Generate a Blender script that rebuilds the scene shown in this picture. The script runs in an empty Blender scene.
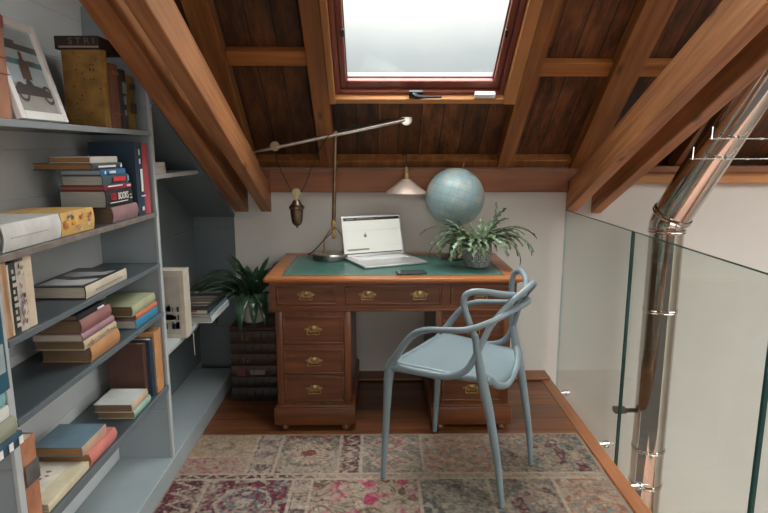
import bpy, bmesh, math, random
from mathutils import Vector, Matrix, noise
R = math.radians
random.seed(7)
scene = bpy.context.scene
COL = scene.collection

# ------------------------------------------------------------------ materials
def nt(m):
    m.use_nodes = True
    t = m.node_tree
    return t, t.nodes, t.links, t.nodes['Principled BSDF']

def mat(name, color, rough=.6, metal=0., var=.12, scale=8., stretch=(1, 1, 1), bump=0., spec=.5, color2=None, coat=0.):
    m = bpy.data.materials.new(name)
    t, N, Lk, b = nt(m)
    b.inputs['Roughness'].default_value = rough
    b.inputs['Metallic'].default_value = metal
    b.inputs['Specular IOR Level'].default_value = spec
    b.inputs['Coat Weight'].default_value = coat
    tc = N.new('ShaderNodeTexCoord'); mp = N.new('ShaderNodeMapping')
    mp.inputs['Scale'].default_value = stretch
    Lk.new(tc.outputs['Object'], mp.inputs[0])
    n = N.new('ShaderNodeTexNoise'); n.inputs['Scale'].default_value = scale; n.inputs['Detail'].default_value = 5
    Lk.new(mp.outputs[0], n.inputs['Vector'])
    r = N.new('ShaderNodeValToRGB')
    r.color_ramp.elements[0].position = .3; r.color_ramp.elements[1].position = .7
    c2 = color2 or tuple(min(1, c * (1 + var)) for c in color)
    c1 = tuple(c * (1 - var) for c in color)
    r.color_ramp.elements[0].color = (*c1, 1); r.color_ramp.elements[1].color = (*c2, 1)
    Lk.new(n.outputs['Fac'], r.inputs[0]); Lk.new(r.outputs[0], b.inputs['Base Color'])
    if bump:
        bp = N.new('ShaderNodeBump'); bp.inputs['Strength'].default_value = bump; bp.inputs['Distance'].default_value = .01
        Lk.new(n.outputs['Fac'], bp.inputs['Height']); Lk.new(bp.outputs[0], b.inputs['Normal'])
    return m

def wood(name, dark, light, axis='X', rough=.45, plank=0, plank_axis='Y', grain=1., knots=True, spec=.5, var=.35):
    """grain runs along AXIS; PLANK>0 cuts seams every PLANK metres across PLANK_AXIS with a tone per board."""
    m = bpy.data.materials.new(name)
    t, N, Lk, b = nt(m)
    b.inputs['Roughness'].default_value = rough
    b.inputs['Specular IOR Level'].default_value = spec
    tc = N.new('ShaderNodeTexCoord'); mp = N.new('ShaderNodeMapping')
    s = [26 * grain] * 3; s['XYZ'.index(axis)] = 1.6 * grain
    mp.inputs['Scale'].default_value = s
    Lk.new(tc.outputs['Object'], mp.inputs[0])
    vec = mp.outputs[0]
    fl = None
    if plank:
        sp = N.new('ShaderNodeSeparateXYZ'); Lk.new(tc.outputs['Object'], sp.inputs[0])
        dv = N.new('ShaderNodeMath'); dv.operation = 'DIVIDE'; dv.inputs[1].default_value = plank
        Lk.new(sp.outputs['XYZ'.index(plank_axis)], dv.inputs[0])
        fl = N.new('ShaderNodeMath'); fl.operation = 'FLOOR'; Lk.new(dv.outputs[0], fl.inputs[0])
        fr = N.new('ShaderNodeMath'); fr.operation = 'FRACT'; Lk.new(dv.outputs[0], fr.inputs[0])
        wn = N.new('ShaderNodeTexWhiteNoise'); wn.noise_dimensions = '1D'; Lk.new(fl.outputs[0], wn.inputs['W'])
        ad = N.new('ShaderNodeVectorMath'); ad.operation = 'MULTIPLY_ADD'
        ad.inputs[1].default_value = (7, 7, 7); Lk.new(wn.outputs['Color'], ad.inputs[0]); Lk.new(mp.outputs[0], ad.inputs[2])
        vec = ad.outputs[0]
    n = N.new('ShaderNodeTexNoise'); n.inputs['Scale'].default_value = 1.; n.inputs['Detail'].default_value = 6; n.inputs['Roughness'].default_value = .65
    n.inputs['Distortion'].default_value = .6
    Lk.new(vec, n.inputs['Vector'])
    r = N.new('ShaderNodeValToRGB')
    r.color_ramp.elements[0].position = .28; r.color_ramp.elements[1].position = .72
    r.color_ramp.elements[0].color = (*dark, 1); r.color_ramp.elements[1].color = (*light, 1)
    Lk.new(n.outputs['Fac'], r.inputs[0])
    # large scale tone variation
    n2 = N.new('ShaderNodeTexNoise'); n2.inputs['Scale'].default_value = 1.3; n2.inputs['Detail'].default_value = 2
    Lk.new(tc.outputs['Object'], n2.inputs['Vector'])
    mr = N.new('ShaderNodeMapRange'); mr.inputs[1].default_value = .3; mr.inputs[2].default_value = .7
    mr.inputs[3].default_value = 1 - var; mr.inputs[4].default_value = 1 + var * .6
    Lk.new(n2.outputs['Fac'], mr.inputs[0])
    mu = N.new('ShaderNodeVectorMath'); mu.operation = 'SCALE'
    Lk.new(r.outputs[0], mu.inputs[0]); Lk.new(mr.outputs[0], mu.inputs['Scale'])
    out = mu.outputs[0]
    if knots:
        v = N.new('ShaderNodeTexVoronoi'); v.inputs['Scale'].default_value = 1.
        mk = N.new('ShaderNodeMapping'); ks = [7.] * 3; ks['XYZ'.index(axis)] = 2.6
        mk.inputs['Scale'].default_value = ks
        Lk.new(tc.outputs['Object'], mk.inputs[0]); Lk.new(mk.outputs[0], v.inputs['Vector'])
        kr = N.new('ShaderNodeMapRange'); kr.inputs[1].default_value = .04; kr.inputs[2].default_value = .13
        kr.inputs[3].default_value = .35; kr.inputs[4].default_value = 1
        Lk.new(v.outputs['Distance'], kr.inputs[0])
        k2 = N.new('ShaderNodeVectorMath'); k2.operation = 'SCALE'
        Lk.new(out, k2.inputs[0]); Lk.new(kr.outputs[0], k2.inputs['Scale']); out = k2.outputs[0]
    if plank and plank_axis == 'X':
        n5 = N.new('ShaderNodeTexNoise'); n5.inputs['Scale'].default_value = 1.; n5.inputs['Detail'].default_value = 7; n5.inputs['Roughness'].default_value = .7
        m5 = N.new('ShaderNodeMapping'); m5.inputs['Scale'].default_value = (14, 4, 4); Lk.new(tc.outputs['Object'], m5.inputs[0]); Lk.new(m5.outputs[0], n5.inputs['Vector'])
        r5 = N.new('ShaderNodeMapRange'); r5.inputs[1].default_value = .38; r5.inputs[2].default_value = .62; r5.inputs[3].default_value = .35; r5.inputs[4].default_value = 1.35
        Lk.new(n5.outputs['Fac'], r5.inputs[0])
        s5 = N.new('ShaderNodeVectorMath'); s5.operation = 'SCALE'; Lk.new(out, s5.inputs[0]); Lk.new(r5.outputs[0], s5.inputs['Scale']); out = s5.outputs[0]
    hgt = n.outputs['Fac']
    if plank:
        pr = N.new('ShaderNodeMapRange'); pr.inputs[3].default_value = .62; pr.inputs[4].default_value = 1.25
        Lk.new(wn.outputs['Value'], pr.inputs[0])
        s3 = N.new('ShaderNodeVectorMath'); s3.operation = 'SCALE'
        Lk.new(out, s3.inputs[0]); Lk.new(pr.outputs[0], s3.inputs['Scale'])
        pp = N.new('ShaderNodeMath'); pp.operation = 'PINGPONG'; pp.inputs[1].default_value = .5
        Lk.new(dv.outputs[0], pp.inputs[0])
        sm = N.new('ShaderNodeMapRange'); sm.inputs[1].default_value = .01; sm.inputs[2].default_value = .035
        sm.inputs[3].default_value = .12; sm.inputs[4].default_value = 1
        Lk.new(pp.outputs[0], sm.inputs[0])
        s4 = N.new('ShaderNodeVectorMath'); s4.operation = 'SCALE'
        Lk.new(s3.outputs[0], s4.inputs[0]); Lk.new(sm.outputs[0], s4.inputs['Scale']); out = s4.outputs[0]
        hgt = sm.outputs[0]
    Lk.new(out, b.inputs['Base Color'])
    bp = N.new('ShaderNodeBump'); bp.inputs['Strength'].default_value = .25; bp.inputs['Distance'].default_value = .006
    Lk.new(hgt, bp.inputs['Height']); Lk.new(bp.outputs[0], b.inputs['Normal'])
    return m

def panel_paint(name, color, axis='Z', step=.155, rough=.5):
    m = mat(name, color, rough, var=.06, scale=3)
    t, N, Lk, b = nt(m)
    tc = N.new('ShaderNodeTexCoord'); sp = N.new('ShaderNodeSeparateXYZ'); Lk.new(tc.outputs['Object'], sp.inputs[0])
    dv = N.new('ShaderNodeMath'); dv.operation = 'DIVIDE'; dv.inputs[1].default_value = step
    Lk.new(sp.outputs['XYZ'.index(axis)], dv.inputs[0])
    pp = N.new('ShaderNodeMath'); pp.operation = 'PINGPONG'; pp.inputs[1].default_value = .5; Lk.new(dv.outputs[0], pp.inputs[0])
    sm = N.new('ShaderNodeMapRange'); sm.inputs[1].default_value = .006; sm.inputs[2].default_value = .02
    Lk.new(pp.outputs[0], sm.inputs[0])
    bp = N.new('ShaderNodeBump'); bp.inputs['Strength'].default_value = .5; bp.inputs['Distance'].default_value = .004
    Lk.new(sm.outputs[0], bp.inputs['Height']); Lk.new(bp.outputs[0], b.inputs['Normal'])
    return m

M = {}
M['beam'] = wood('beam_wood', (.24, .085, .028), (.60, .265, .105), 'Y', .5)
M['rafter'] = wood('rafter_wood', (.15, .049, .013), (.38, .152, .043), 'Y', .5)
M['lining'] = wood('lining_wood', (.42, .17, .055), (.62, .29, .10), 'Y', .45, knots=False)
M['lining_x'] = wood('lining_wood_across', (.42, .17, .055), (.62, .29, .10), 'X', .45, knots=False)
M['purlin'] = wood('purlin_wood', (.24, .08, .018), (.50, .195, .05), 'X', .5)
M['plate'] = wood('plate_wood', (.19, .063, .022), (.35, .125, .046), 'X', .5)
M['board'] = wood('roof_board_wood', (.055, .019, .007), (.20, .074, .023), 'Y', .6, plank=.118, plank_axis='X', var=.5)
M['floor'] = wood('floor_wood', (.11, .036, .013), (.28, .097, .034), 'X', .32, plank=.125, plank_axis='Y', knots=False)
M['nosing'] = wood('nosing_wood', (.24, .085, .035), (.36, .145, .06), 'Y', .35, knots=False)
M['skirt'] = wood('skirting_wood', (.22, .08, .033), (.34, .13, .055), 'X', .4, knots=False)
M['desk'] = wood('mahogany', (.060, .018, .006), (.180, .058, .019), 'X', .33, knots=False, grain=1.3, var=.2)
M['desk_v'] = wood('mahogany_upright', (.060, .018, .006), (.180, .058, .019), 'Z', .33, knots=False, grain=1.3, var=.2)
M['desk_top'] = wood('desk_top_wood', (.27, .085, .024), (.48, .175, .055), 'X', .28, knots=False, grain=1.2, var=.2)
M['sash'] = mat('red_brown_stain', (.20, .055, .035), .35, var=.15, scale=20, stretch=(1, 8, 8))
M['wall'] = mat('white_plaster', (.66, .635, .585), .85, var=.03, scale=2.5, bump=.02)
M['blue_wall'] = panel_paint('blue_grey_panel', (.60, .635, .64), 'Z')
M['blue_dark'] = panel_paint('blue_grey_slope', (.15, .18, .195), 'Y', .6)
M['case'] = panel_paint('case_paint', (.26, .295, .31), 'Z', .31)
M['recess'] = panel_paint('recess_shade', (.135, .16, .17), 'Z', .31)  # colour darkened to carry the shade inside the bay
M['edge'] = mat('case_edge_paint', (.42, .45, .45), .45, var=.05)
M['shelf'] = mat('dark_shelf', (.055, .068, .075), .33, var=.15, scale=6)  # shelf boards toned darker than the uprights
M['shelf_edge'] = mat('dark_shelf_edge', (.115, .14, .155), .35, var=.1)
M['shelf_lip'] = mat('worn_shelf_edge', (.19, .16, .14), .5, var=.3, scale=20)
M['plinth'] = mat('plinth_paint', (.28, .325, .335), .38, var=.05)
M['brass'] = mat('aged_brass', (.38, .26, .12), .42, 1, var=.35, scale=40)
M['bronze'] = mat('dark_bronze', (.22, .15, .10), .38, 1, var=.25, scale=30)
M['lampmetal'] = mat('brushed_metal', (.60, .57, .52), .30, 1, var=.1, scale=30)
M['darksteel'] = mat('dull_steel', (.22, .215, .205), .4, 1, var=.15, scale=30)
M['shade'] = mat('shade_metal', (.44, .345, .285), .5, .35, var=.06, scale=30)
M['shade_in'] = mat('shade_lining', (.7, .68, .62), .6)
M['steel'] = mat('polished_steel', (.56, .52, .47), .06, 1, var=.03, scale=3)
M['chrome'] = mat('chrome', (.8, .8, .8), .14, 1, var=.02)
M['black'] = mat('black_plastic', (.012, .012, .013), .4)
M['cord'] = mat('black_cord', (.02, .018, .016), .6)
M['chair'] = mat('grey_blue_plastic', (.165, .212, .230), .42, var=.03, scale=4)
M['silver'] = mat('aluminium', (.66, .66, .65), .35, .7, var=.03)
M['keys'] = mat('keyboard_keys', (.72, .73, .73), .5)
M['whitepl'] = mat('white_plastic', (.8, .8, .78), .4, var=.03)
M['paper'] = mat('page_paper', (.52, .47, .38), .85, var=.2, scale=14, stretch=(1, 1, 40))
M['paper_v'] = mat('page_paper_upright', (.52, .47, .38), .85, var=.2, scale=14, stretch=(1, 40, 1))
M['paper_grey'] = mat('grey_page_paper', (.42, .42, .38), .85, var=.2, scale=14, stretch=(1, 1, 40))
M['paper_brown'] = mat('brown_page_paper', (.30, .155, .06), .85, var=.25, scale=14, stretch=(1, 1, 40))
M['paper_dark'] = mat('old_page_paper', (.17, .115, .065), .85, var=.3, scale=14, stretch=(1, 1, 40))
M['soil'] = mat('potting_soil', (.03, .02, .013), .95, var=.5, scale=40)
M['leaf'] = mat('strap_leaf', (.036, .082, .038), .28, var=.5, scale=14, spec=.6)
M['cactus'] = mat('zigzag_leaf', (.055, .115, .045), .36, var=.6, scale=16, spec=.6, color2=(.21, .29, .16))
M['pot_white'] = mat('white_glaze', (.62, .60, .55), .35, var=.05)
M['leather'] = mat('green_leather', (.03, .105, .085), .36, var=.22, scale=22, bump=.03)
M['gilt'] = mat('gilt_line', (.26, .25, .14), .5, var=.2)
M['white'] = mat('white_print', (.75, .74, .70), .6, var=.02)
M['red_print'] = mat('red_print', (.60, .035, .05), .6)
M['ink'] = mat('dark_ink', (.03, .03, .035), .6)

_cm = {}
def cloth(c, rough=.6, var=.12):
    k = (tuple(c), rough, var)
    if k not in _cm:
        _cm[k] = mat('cloth_binding', c, rough, var=var, scale=18)
    return _cm[k]

def glass_mat(name, tint, refl=1.0, haze=0.):
    m = bpy.data.materials.new(name); m.use_nodes = True
    t = m.node_tree; N = t.nodes; Lk = t.links; N.clear()
    o = N.new('ShaderNodeOutputMaterial'); mx = N.new('ShaderNodeMixShader')
    tr = N.new('ShaderNodeBsdfTransparent'); tr.inputs[0].default_value = (*tint, 1)
    gl = N.new('ShaderNodeBsdfGlossy'); gl.inputs['Roughness'].default_value = .015
    lw = N.new('ShaderNodeLayerWeight'); lw.inputs[0].default_value = .5      # Schlick reflectance, the same from both sides of the sheet
    pw = N.new('ShaderNodeMath'); pw.operation = 'POWER'; pw.inputs[1].default_value = 5
    mu = N.new('ShaderNodeMath'); mu.operation = 'MULTIPLY_ADD'; mu.inputs[1].default_value = .8 * refl; mu.inputs[2].default_value = .04 * refl
    Lk.new(lw.outputs['Facing'], pw.inputs[0]); Lk.new(pw.outputs[0], mu.inputs[0]); Lk.new(mu.outputs[0], mx.inputs[0])
    Lk.new(tr.outputs[0], mx.inputs[1]); Lk.new(gl.outputs[0], mx.inputs[2])
    last = mx.outputs[0]
    if haze:
        df = N.new('ShaderNodeBsdfTranslucent'); df.inputs[0].default_value = (.8, .82, .82, 1)
        m2 = N.new('ShaderNodeMixShader')
        n = N.new('ShaderNodeTexNoise'); n.inputs['Scale'].default_value = 4; n.inputs['Detail'].default_value = 6
        tc = N.new('ShaderNodeTexCoord'); Lk.new(tc.outputs['Object'], n.inputs['Vector'])
        mr = N.new('ShaderNodeMapRange'); mr.inputs[3].default_value = haze * .7; mr.inputs[4].default_value = haze * 1.3
        Lk.new(n.outputs['Fac'], mr.inputs[0]); Lk.new(mr.outputs[0], m2.inputs[0])
        Lk.new(last, m2.inputs[1]); Lk.new(df.outputs[0], m2.inputs[2]); last = m2.outputs[0]
    Lk.new(last, o.inputs[0])
    return m
M['glass'] = glass_mat('clear_glass', (.90, .935, .92))
M['pane'] = glass_mat('roof_glass', (.96, .97, .97), .6, .012)
M['glass_edge'] = mat('dark_glass_edge', (.02, .06, .055), .15, var=.1)
M['frost'] = mat('edge_green', (.35, .45, .43), .15)

def emit(name, color, s):
    m = bpy.data.materials.new(name); t, N, Lk, b = nt(m)
    b.inputs['Base Color'].default_value = (*[c * .2 for c in color], 1)
    b.inputs['Emission Color'].default_value = (*color, 1); b.inputs['Emission Strength'].default_value = s
    b.inputs['Roughness'].default_value = .3
    return m
M['screen'] = emit('lit_screen', (.86, .86, .76), .50)
M['screen_dark'] = mat('screen_bar', (.05, .055, .055), .4)
M['screen_grey'] = mat('screen_grey_text', (.25, .25, .23), .4)

# ------------------------------------------------------------------ mesh helpers
def B(): return bmesh.new()

def box(bm, x0, x1, y0, y1, z0, z1, bev=0., seg=2, mx=None):
    vs = [bm.verts.new((x, y, z)) for x in (x0, x1) for y in (y0, y1) for z in (z0, z1)]
    f = [(0, 1, 3, 2), (4, 6, 7, 5), (0, 4, 5, 1), (2, 3, 7, 6), (0, 2, 6, 4), (1, 5, 7, 3)]
    fs = [bm.faces.new([vs[i] for i in q]) for q in f]
    if bev:
        es = list({e for q in fs for e in q.edges})
        r = bmesh.ops.bevel(bm, geom=es, offset=bev, segments=seg, affect='EDGES', profile=.5)
        vs = list({v for q in r['faces'] for v in q.verts} | {v for v in vs if v.is_valid})
    if mx is not None:
        bmesh.ops.transform(bm, matrix=mx, verts=[v for v in vs if v.is_valid])
    return bm

def lathe(bm, prof, seg=32, c=(0, 0, 0), mx=None):
    rings = []
    for r, z in prof:
        if r < 1e-5: rings.append([bm.verts.new((c[0], c[1], c[2] + z))])
        else: rings.append([bm.verts.new((c[0] + r * math.cos(2 * math.pi * k / seg), c[1] + r * math.sin(2 * math.pi * k / seg), c[2] + z)) for k in range(seg)])
    for a, b in zip(rings, rings[1:]):
        for k in range(seg):
            k2 = (k + 1) % seg
            if len(a) == 1 and len(b) == 1: continue
            if len(a) == 1: bm.faces.new((a[0], b[k2], b[k]))
            elif len(b) == 1: bm.faces.new((a[k], a[k2], b[0]))
            else: bm.faces.new((a[k], a[k2], b[k2], b[k]))
    if mx is not None:
        bmesh.ops.transform(bm, matrix=mx, verts=[v for g in rings for v in g])
    return bm

def spline(pts, n=8, closed=False):
    P = [Vector(p) for p in pts]; out = []
    m = len(P)
    for i in range(m if closed else m - 1):
        p1 = P[i]; p2 = P[(i + 1) % m]
        p0 = P[i - 1] if (i > 0 or closed) else p1 * 2 - p2
        p3 = P[(i + 2) % m] if (i + 2 < m or closed) else p2 * 2 - p1
        for k in range(n):
            t = k / n
            out.append(.5 * ((2 * p1) + (p2 - p0) * t + (2 * p0 - 5 * p1 + 4 * p2 - p3) * t * t + (3 * p1 - p0 - 3 * p2 + p3) * t ** 3))
    if not closed: out.append(P[-1])
    return out

def tube(bm, pts, rad, seg=10, smooth=0, cap=True, flat=None):
    """RAD: number or list (per control point). FLAT: (w,h) factors for an oval section."""
    rr = rad if isinstance(rad, (list, tuple)) else [rad] * len(pts)
    if smooth:
        P = spline(pts, smooth)
        q = [(r, 0, 0) for r in rr]; Rr = [v.x for v in spline(q, smooth)]
    else:
        P = [Vector(p) for p in pts]; Rr = list(rr)
    n = len(P); rings = []; up = None
    for i in range(n):
        t = (P[min(i + 1, n - 1)] - P[max(i - 1, 0)]).normalized()
        if up is None:
            up = Vector((0, 0, 1)) if abs(t.z) < .9 else Vector((1, 0, 0))
        u = (up - t * up.dot(t))
        if u.length < 1e-5: u = t.orthogonal()
        u.normalize(); v = t.cross(u); up = u
        fw, fh = flat or (1, 1)
        rings.append([bm.verts.new(P[i] + (u * math.cos(a) * fh + v * math.sin(a) * fw) * Rr[i]) for a in [2 * math.pi * k / seg for k in range(seg)]])
    for a, b in zip(rings, rings[1:]):
        for k in range(seg):
            bm.faces.new((a[k], a[(k + 1) % seg], b[(k + 1) % seg], b[k]))
    if cap:
        bm.faces.new(rings[0][::-1]); bm.faces.new(rings[-1])
    return bm

def obj(name, bm, m, parent=None, smooth=False, loc=None):
    bmesh.ops.recalc_face_normals(bm, faces=bm.faces[:])
    me = bpy.data.meshes.new(name); bm.to_mesh(me); bm.free()
    for mm in (m if isinstance(m, (list, tuple)) else [m]): me.materials.append(mm)
    if smooth:
        for p in me.polygons: p.use_smooth = True
        try: me.set_sharp_from_angle(angle=R(38))
        except Exception: pass
    o = bpy.data.objects.new(name, me); COL.objects.link(o)
    if parent is not None: o.parent = parent
    if loc is not None: o.location = loc
    return o

def tag(o, label, cat, group=None, kind=None):
    o['label'] = label; o['category'] = cat
    if group: o['group'] = group
    if kind: o['kind'] = kind
    return o

def thing(name, label, cat, loc=(0, 0, 0), rz=0., group=None):
    o = bpy.data.objects.new(name, None); o.empty_display_size = .05; COL.objects.link(o)
    o.location = loc; o.rotation_euler = (0, 0, rz)
    return tag(o, label, cat, group)

def struct(name, bm, m, label=None, cat=None, mx=None, smooth=False):
    o = obj(name, bm, m, smooth=smooth)
    o['kind'] = 'structure'
    if label: o['label'] = label; o['category'] = cat
    if mx is not None: o.matrix_world = mx
    return o

def text_bm(s, size, mx, depth=.0006, sx=1.):
    cu = bpy.data.curves.new('lettering', 'FONT'); cu.body = s; cu.size = size; cu.align_x = 'CENTER'; cu.align_y = 'CENTER'; cu.extrude = depth
    o = bpy.data.objects.new('lettering', cu); COL.objects.link(o)
    bpy.context.view_layer.update()
    me = bpy.data.meshes.new_from_object(o.evaluated_get(bpy.context.evaluated_depsgraph_get()))
    bpy.data.objects.remove(o); bpy.data.curves.remove(cu)
    bm = B(); bm.from_mesh(me); bpy.data.meshes.remove(me)
    bmesh.ops.transform(bm, matrix=mx @ Matrix.Diagonal((sx, 1, 1, 1)), verts=bm.verts[:])
    return bm

def frame(o, ex, ey, ez):
    m = Matrix.Identity(4)
    for i, e in enumerate((ex, ey, ez)):
        for k in range(3): m[k][i] = e[k]
    for k in range(3): m[k][3] = o[k]
    return m

# ------------------------------------------------------------------ room shell
WALL_Y = 3.52
LEFT_X = -1.112
b = B(); box(b, LEFT_X, 1.0, -1.6, WALL_Y, -.05, 0); struct('floor', b, M['floor'], 'dark reddish wooden plank floor of the loft', 'floor')
b = B(); box(b, 1.0, 1.065, -1.6, WALL_Y - .001, -.05, .004, .004); struct('trim_1', b, M['nosing'], 'lighter wooden nosing board along the open edge of the floor', 'floor edge')
b = B(); box(b, LEFT_X, 1.05, -1.6, WALL_Y, -.26, -.051); struct('trim_2', b, M['skirt'], 'wooden edge of the loft floor slab', 'floor edge')
b = B(); box(b, -1.4, 4.4, WALL_Y, WALL_Y + .12, -2.7, 1.30); struct('wall_back', b, M['wall'], 'off-white plastered low wall behind the desk', 'wall')
b = B(); box(b, LEFT_X - .12, LEFT_X, -1.6, WALL_Y + .1, -.05, 3.6); struct('wall_left', b, M['blue_wall'], 'pale blue-grey panelled wall behind the bookcase', 'wall')
b = B()
for x0, x1, z0, z1 in ((LEFT_X, -.5, -.05, 2.1), (.9, 1.0, -.05, 2.1), (-.5, .9, -.05, .85), (-.5, .9, 2.0, 2.1)): box(b, x0, x1, -1.72, -1.6, z0, z1)  # unseen wall blocking light from behind; opening made for the fill lamp
dl = bpy.data.lights.new('rear_fill_light', 'AREA'); dl.shape = 'RECTANGLE'; dl.size = 1.38; dl.size_y = 1.13; dl.energy = 17; dl.color = (1, .97, .92)  # unseen lamp added as frontal fill for the back wall and desk
do = bpy.data.objects.new('rear_fill_light', dl); COL.objects.link(do); do.location = (.2, -1.66, 1.425); do.rotation_euler = (R(90), 0, 0)
struct('wall_behind', b, M['purlin'], 'wood-clad wall at the end of the loft behind the viewer', 'wall')
b = B(); box(b, 4.3, 4.4, -1.6, WALL_Y, -2.7, 1.7); struct('wall_right', b, M['wall'], 'off-white wall across the open stairwell', 'wall')
b = B(); box(b, LEFT_X, 4.4, -1.6, WALL_Y, -2.75, -2.7); struct('floor_lower', b, M['floor'], 'wooden floor of the storey below', 'floor')
b = B(); box(b, -.867, 1.058, 3.385, WALL_Y - .001, .0045, .017, .003); struct('baseboard_back', b, M['skirt'], 'flat wooden border plank along the foot of the back wall', 'skirting board')
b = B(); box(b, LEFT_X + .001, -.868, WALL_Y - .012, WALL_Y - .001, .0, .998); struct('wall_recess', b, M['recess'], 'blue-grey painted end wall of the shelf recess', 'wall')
b = B(); box(b, -.64, 1.125, WALL_Y - .05, WALL_Y - .001, 1.147, 1.285, .004); box(b, -.861, -.6405, WALL_Y - .0495, WALL_Y - .001, 1.225, 1.285); box(b, 1.1255, 1.359, WALL_Y - .0495, WALL_Y - .001, 1.228, 1.285); struct('trim_3', b, M['plate'], 'reddish wooden wall plate above the desk wall', 'wall plate')
b = B(); box(b, 1.36, 4.3, WALL_Y - .05, WALL_Y - .001, 1.20, 1.262, .004); struct('trim_4', b, M['lining_x'], 'lighter wooden plank at the eaves right of the twin beams', 'wall plate')
b = B(); box(b, 1.36, 4.3, WALL_Y - .085, WALL_Y - .001, 1.2625, 1.30, .004); struct('trim_5', b, M['plate'], 'dark upper board at the eaves beside the flue', 'wall plate')

# roof in its own frame: x across, y up the slope (towards the viewer), z outward. Rafter undersides lie at z=0
A = R(40)
RF = frame((0, 3.5, 1.27), (1, 0, 0), (0, -math.cos(A), math.sin(A)), (0, math.sin(A), math.cos(A)))
# that frame is left-handed in x; flip handled by mesh data only
def roof(name, bm, m, label=None, cat=None, kind=True, parent=None):
    bmesh.ops.transform(bm, matrix=RF, verts=bm.verts[:])
    # keep the grain along the slope: give the object the rotation and put the mesh back in its frame
    rot = Matrix.Translation((0, 3.5, 1.27)) @ Matrix.Rotation(-A, 4, 'X')
    bmesh.ops.transform(bm, matrix=rot.inverted(), verts=bm.verts[:])
    o = obj(name, bm, m)
    if parent: o.parent = parent
    else: o.matrix_world = rot
    if kind: o['kind'] = 'structure'
    if label: o['label'] = label; o['category'] = cat
    return o
BZ = .075                        # boards above the rafter undersides
SK = dict(x0=-.215, x1=.64, s0=.582, s1=2.3)     # skylight opening
SMAX = 4.05
b = B()
for (x0, x1, s0, s1) in ((LEFT_X, SK['x0'], -.12, SMAX), (SK['x1'], 4.4, -.12, SMAX), (SK['x0'], SK['x1'], -.12, SK['s0']), (SK['x0'], SK['x1'], SK['s1'], SMAX)):
    box(b, x0, x1, s0, s1, BZ, BZ + .03)
roof('ceiling', b, M['board'], 'dark stained tongue and groove boards of the sloping roof', 'ceiling')
# far slope behind the viewer and ridge, its opening added to light the stairwell
RY, RZ = 3.5 - SMAX * math.cos(A), 1.27 + SMAX * math.sin(A)
b = B()
for (x0, x1, y0, y1) in ((LEFT_X, 1.9, 0, 3.1), (4.0, 4.4, 0, 3.1), (1.9, 4.0, 0, .5), (1.9, 4.0, 1.9, 3.1)):
    box(b, x0, x1, y0, y1, .06, .09)
bmesh.ops.transform(b, matrix=frame((0, RY, RZ), (1, 0, 0), (0, -math.cos(A), -math.sin(A)), (0, -math.sin(A), math.cos(A))), verts=b.verts[:])
struct('ceiling_behind', b, M['rafter'], 'wooden slope of the roof behind the viewer', 'ceiling')
b = B(); box(b, LEFT_X, 4.4, RY - .05, RY + .05, RZ - .10, RZ + .05); struct('trim_30', b, M['rafter'], 'wooden ridge beam high above the loft', 'ridge beam')
raf = [(-.335, -.247, 'wooden rafter along the near left edge of the skylight'), (.70, .785, 'wooden rafter along the right edge of the skylight'),
       (-.83, -.715, 'dark wooden rafter between skylight and left twin beams'), (1.135, 1.27, 'broad knotty wooden rafter behind the right twin beams'),
       (1.74, 1.85, 'wooden rafter above the steel flue'), (2.35, 2.46, 'wooden rafter beyond the flue')]
for i, (x0, x1, l) in enumerate(raf):
    b = B(); box(b, x0, x1, .0 if i > 1 else .03, SMAX, 0, BZ - .0005, .004)
    roof('trim_%d' % (6 + i), b, M['rafter'], l, 'rafter')
pur = [(-.7145, -.3355, 'short cross timber between the rafters left of the skylight'), (.7855, 1.1345, 'short cross timber between the rafters right of the skylight'),
       (1.2705, 1.7395, 'cross timber hidden behind the right twin beams')]
for i, (x0, x1, l) in enumerate(pur):
    s_lo = .765 if i == 0 else .700
    b = B(); box(b, x0, x1, s_lo, s_lo + .085, .036, BZ - .0005, .004)
    roof('trim_%d' % (12 + i), b, M['purlin'], l, 'purlin')
b = B(); box(b, -.714, 1.134, .005, .07, .02, BZ - .001, .004)
for o in (roof('trim_15', b, M['rafter'], 'dark board where the roof meets the wall plate', 'eaves board'),): pass
# skylight lining boards and window
b = B(); box(b, SK['x0'] - .031, SK['x0'] - .001, SK['s0'] - .03, SK['s1'], -.005, BZ + .06, .002)
box(b, SK['x1'] + .001, SK['x1'] + .059, SK['s0'] - .03, SK['s1'], -.005, BZ + .06, .002)
roof('trim_16', b, M['lining'], 'bright orange lining boards at the sides of the skylight', 'window lining')
b = B(); box(b, SK['x0'] - .0005, SK['x1'] + .0005, SK['s0'] - .03, SK['s0'] + .001, .0, BZ + .06, .002)
roof('trim_17', b, M['lining_x'], 'orange lining board below the skylight', 'window lining')

win = bpy.data.objects.new('window_1', None); COL.objects.link(win)
win['kind'] = 'structure'; win['label'] = 'red-brown framed skylight in the sloping roof'; win['category'] = 'skylight'
win.matrix_world = Matrix.Translation((0, 3.5, 1.27)) @ Matrix.Rotation(-A, 4, 'X')
def wpart(name, bm, m, parent=None, smooth=False):
    bmesh.ops.transform(bm, matrix=win.matrix_world.inverted() @ RF, verts=bm.verts[:])
    return obj(name, bm, m, parent or win, smooth)
fx0, fx1, fs0, fs1 = SK['x0'] + .001, SK['x1'] - .001, SK['s0'] + .002, SK['s1'] - .001
def ring(b, x0, x1, s0, s1, w, z0, z1, bev=.004, wb=None):
    wb = wb or w
    box(b, x0, x0 + w, s0, s1, z0, z1, bev); box(b, x1 - w, x1, s0, s1, z0, z1, bev)
    box(b, x0 + w, x1 - w, s0, s0 + wb, z0, z1, bev); box(b, x0 + w, x1 - w, s1 - w, s1, z0, z1, bev)
b = B(); ring(b, fx0, fx1, fs0, fs1, .023, .03, .14); wpart('window_frame', b, M['sash'])
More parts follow.
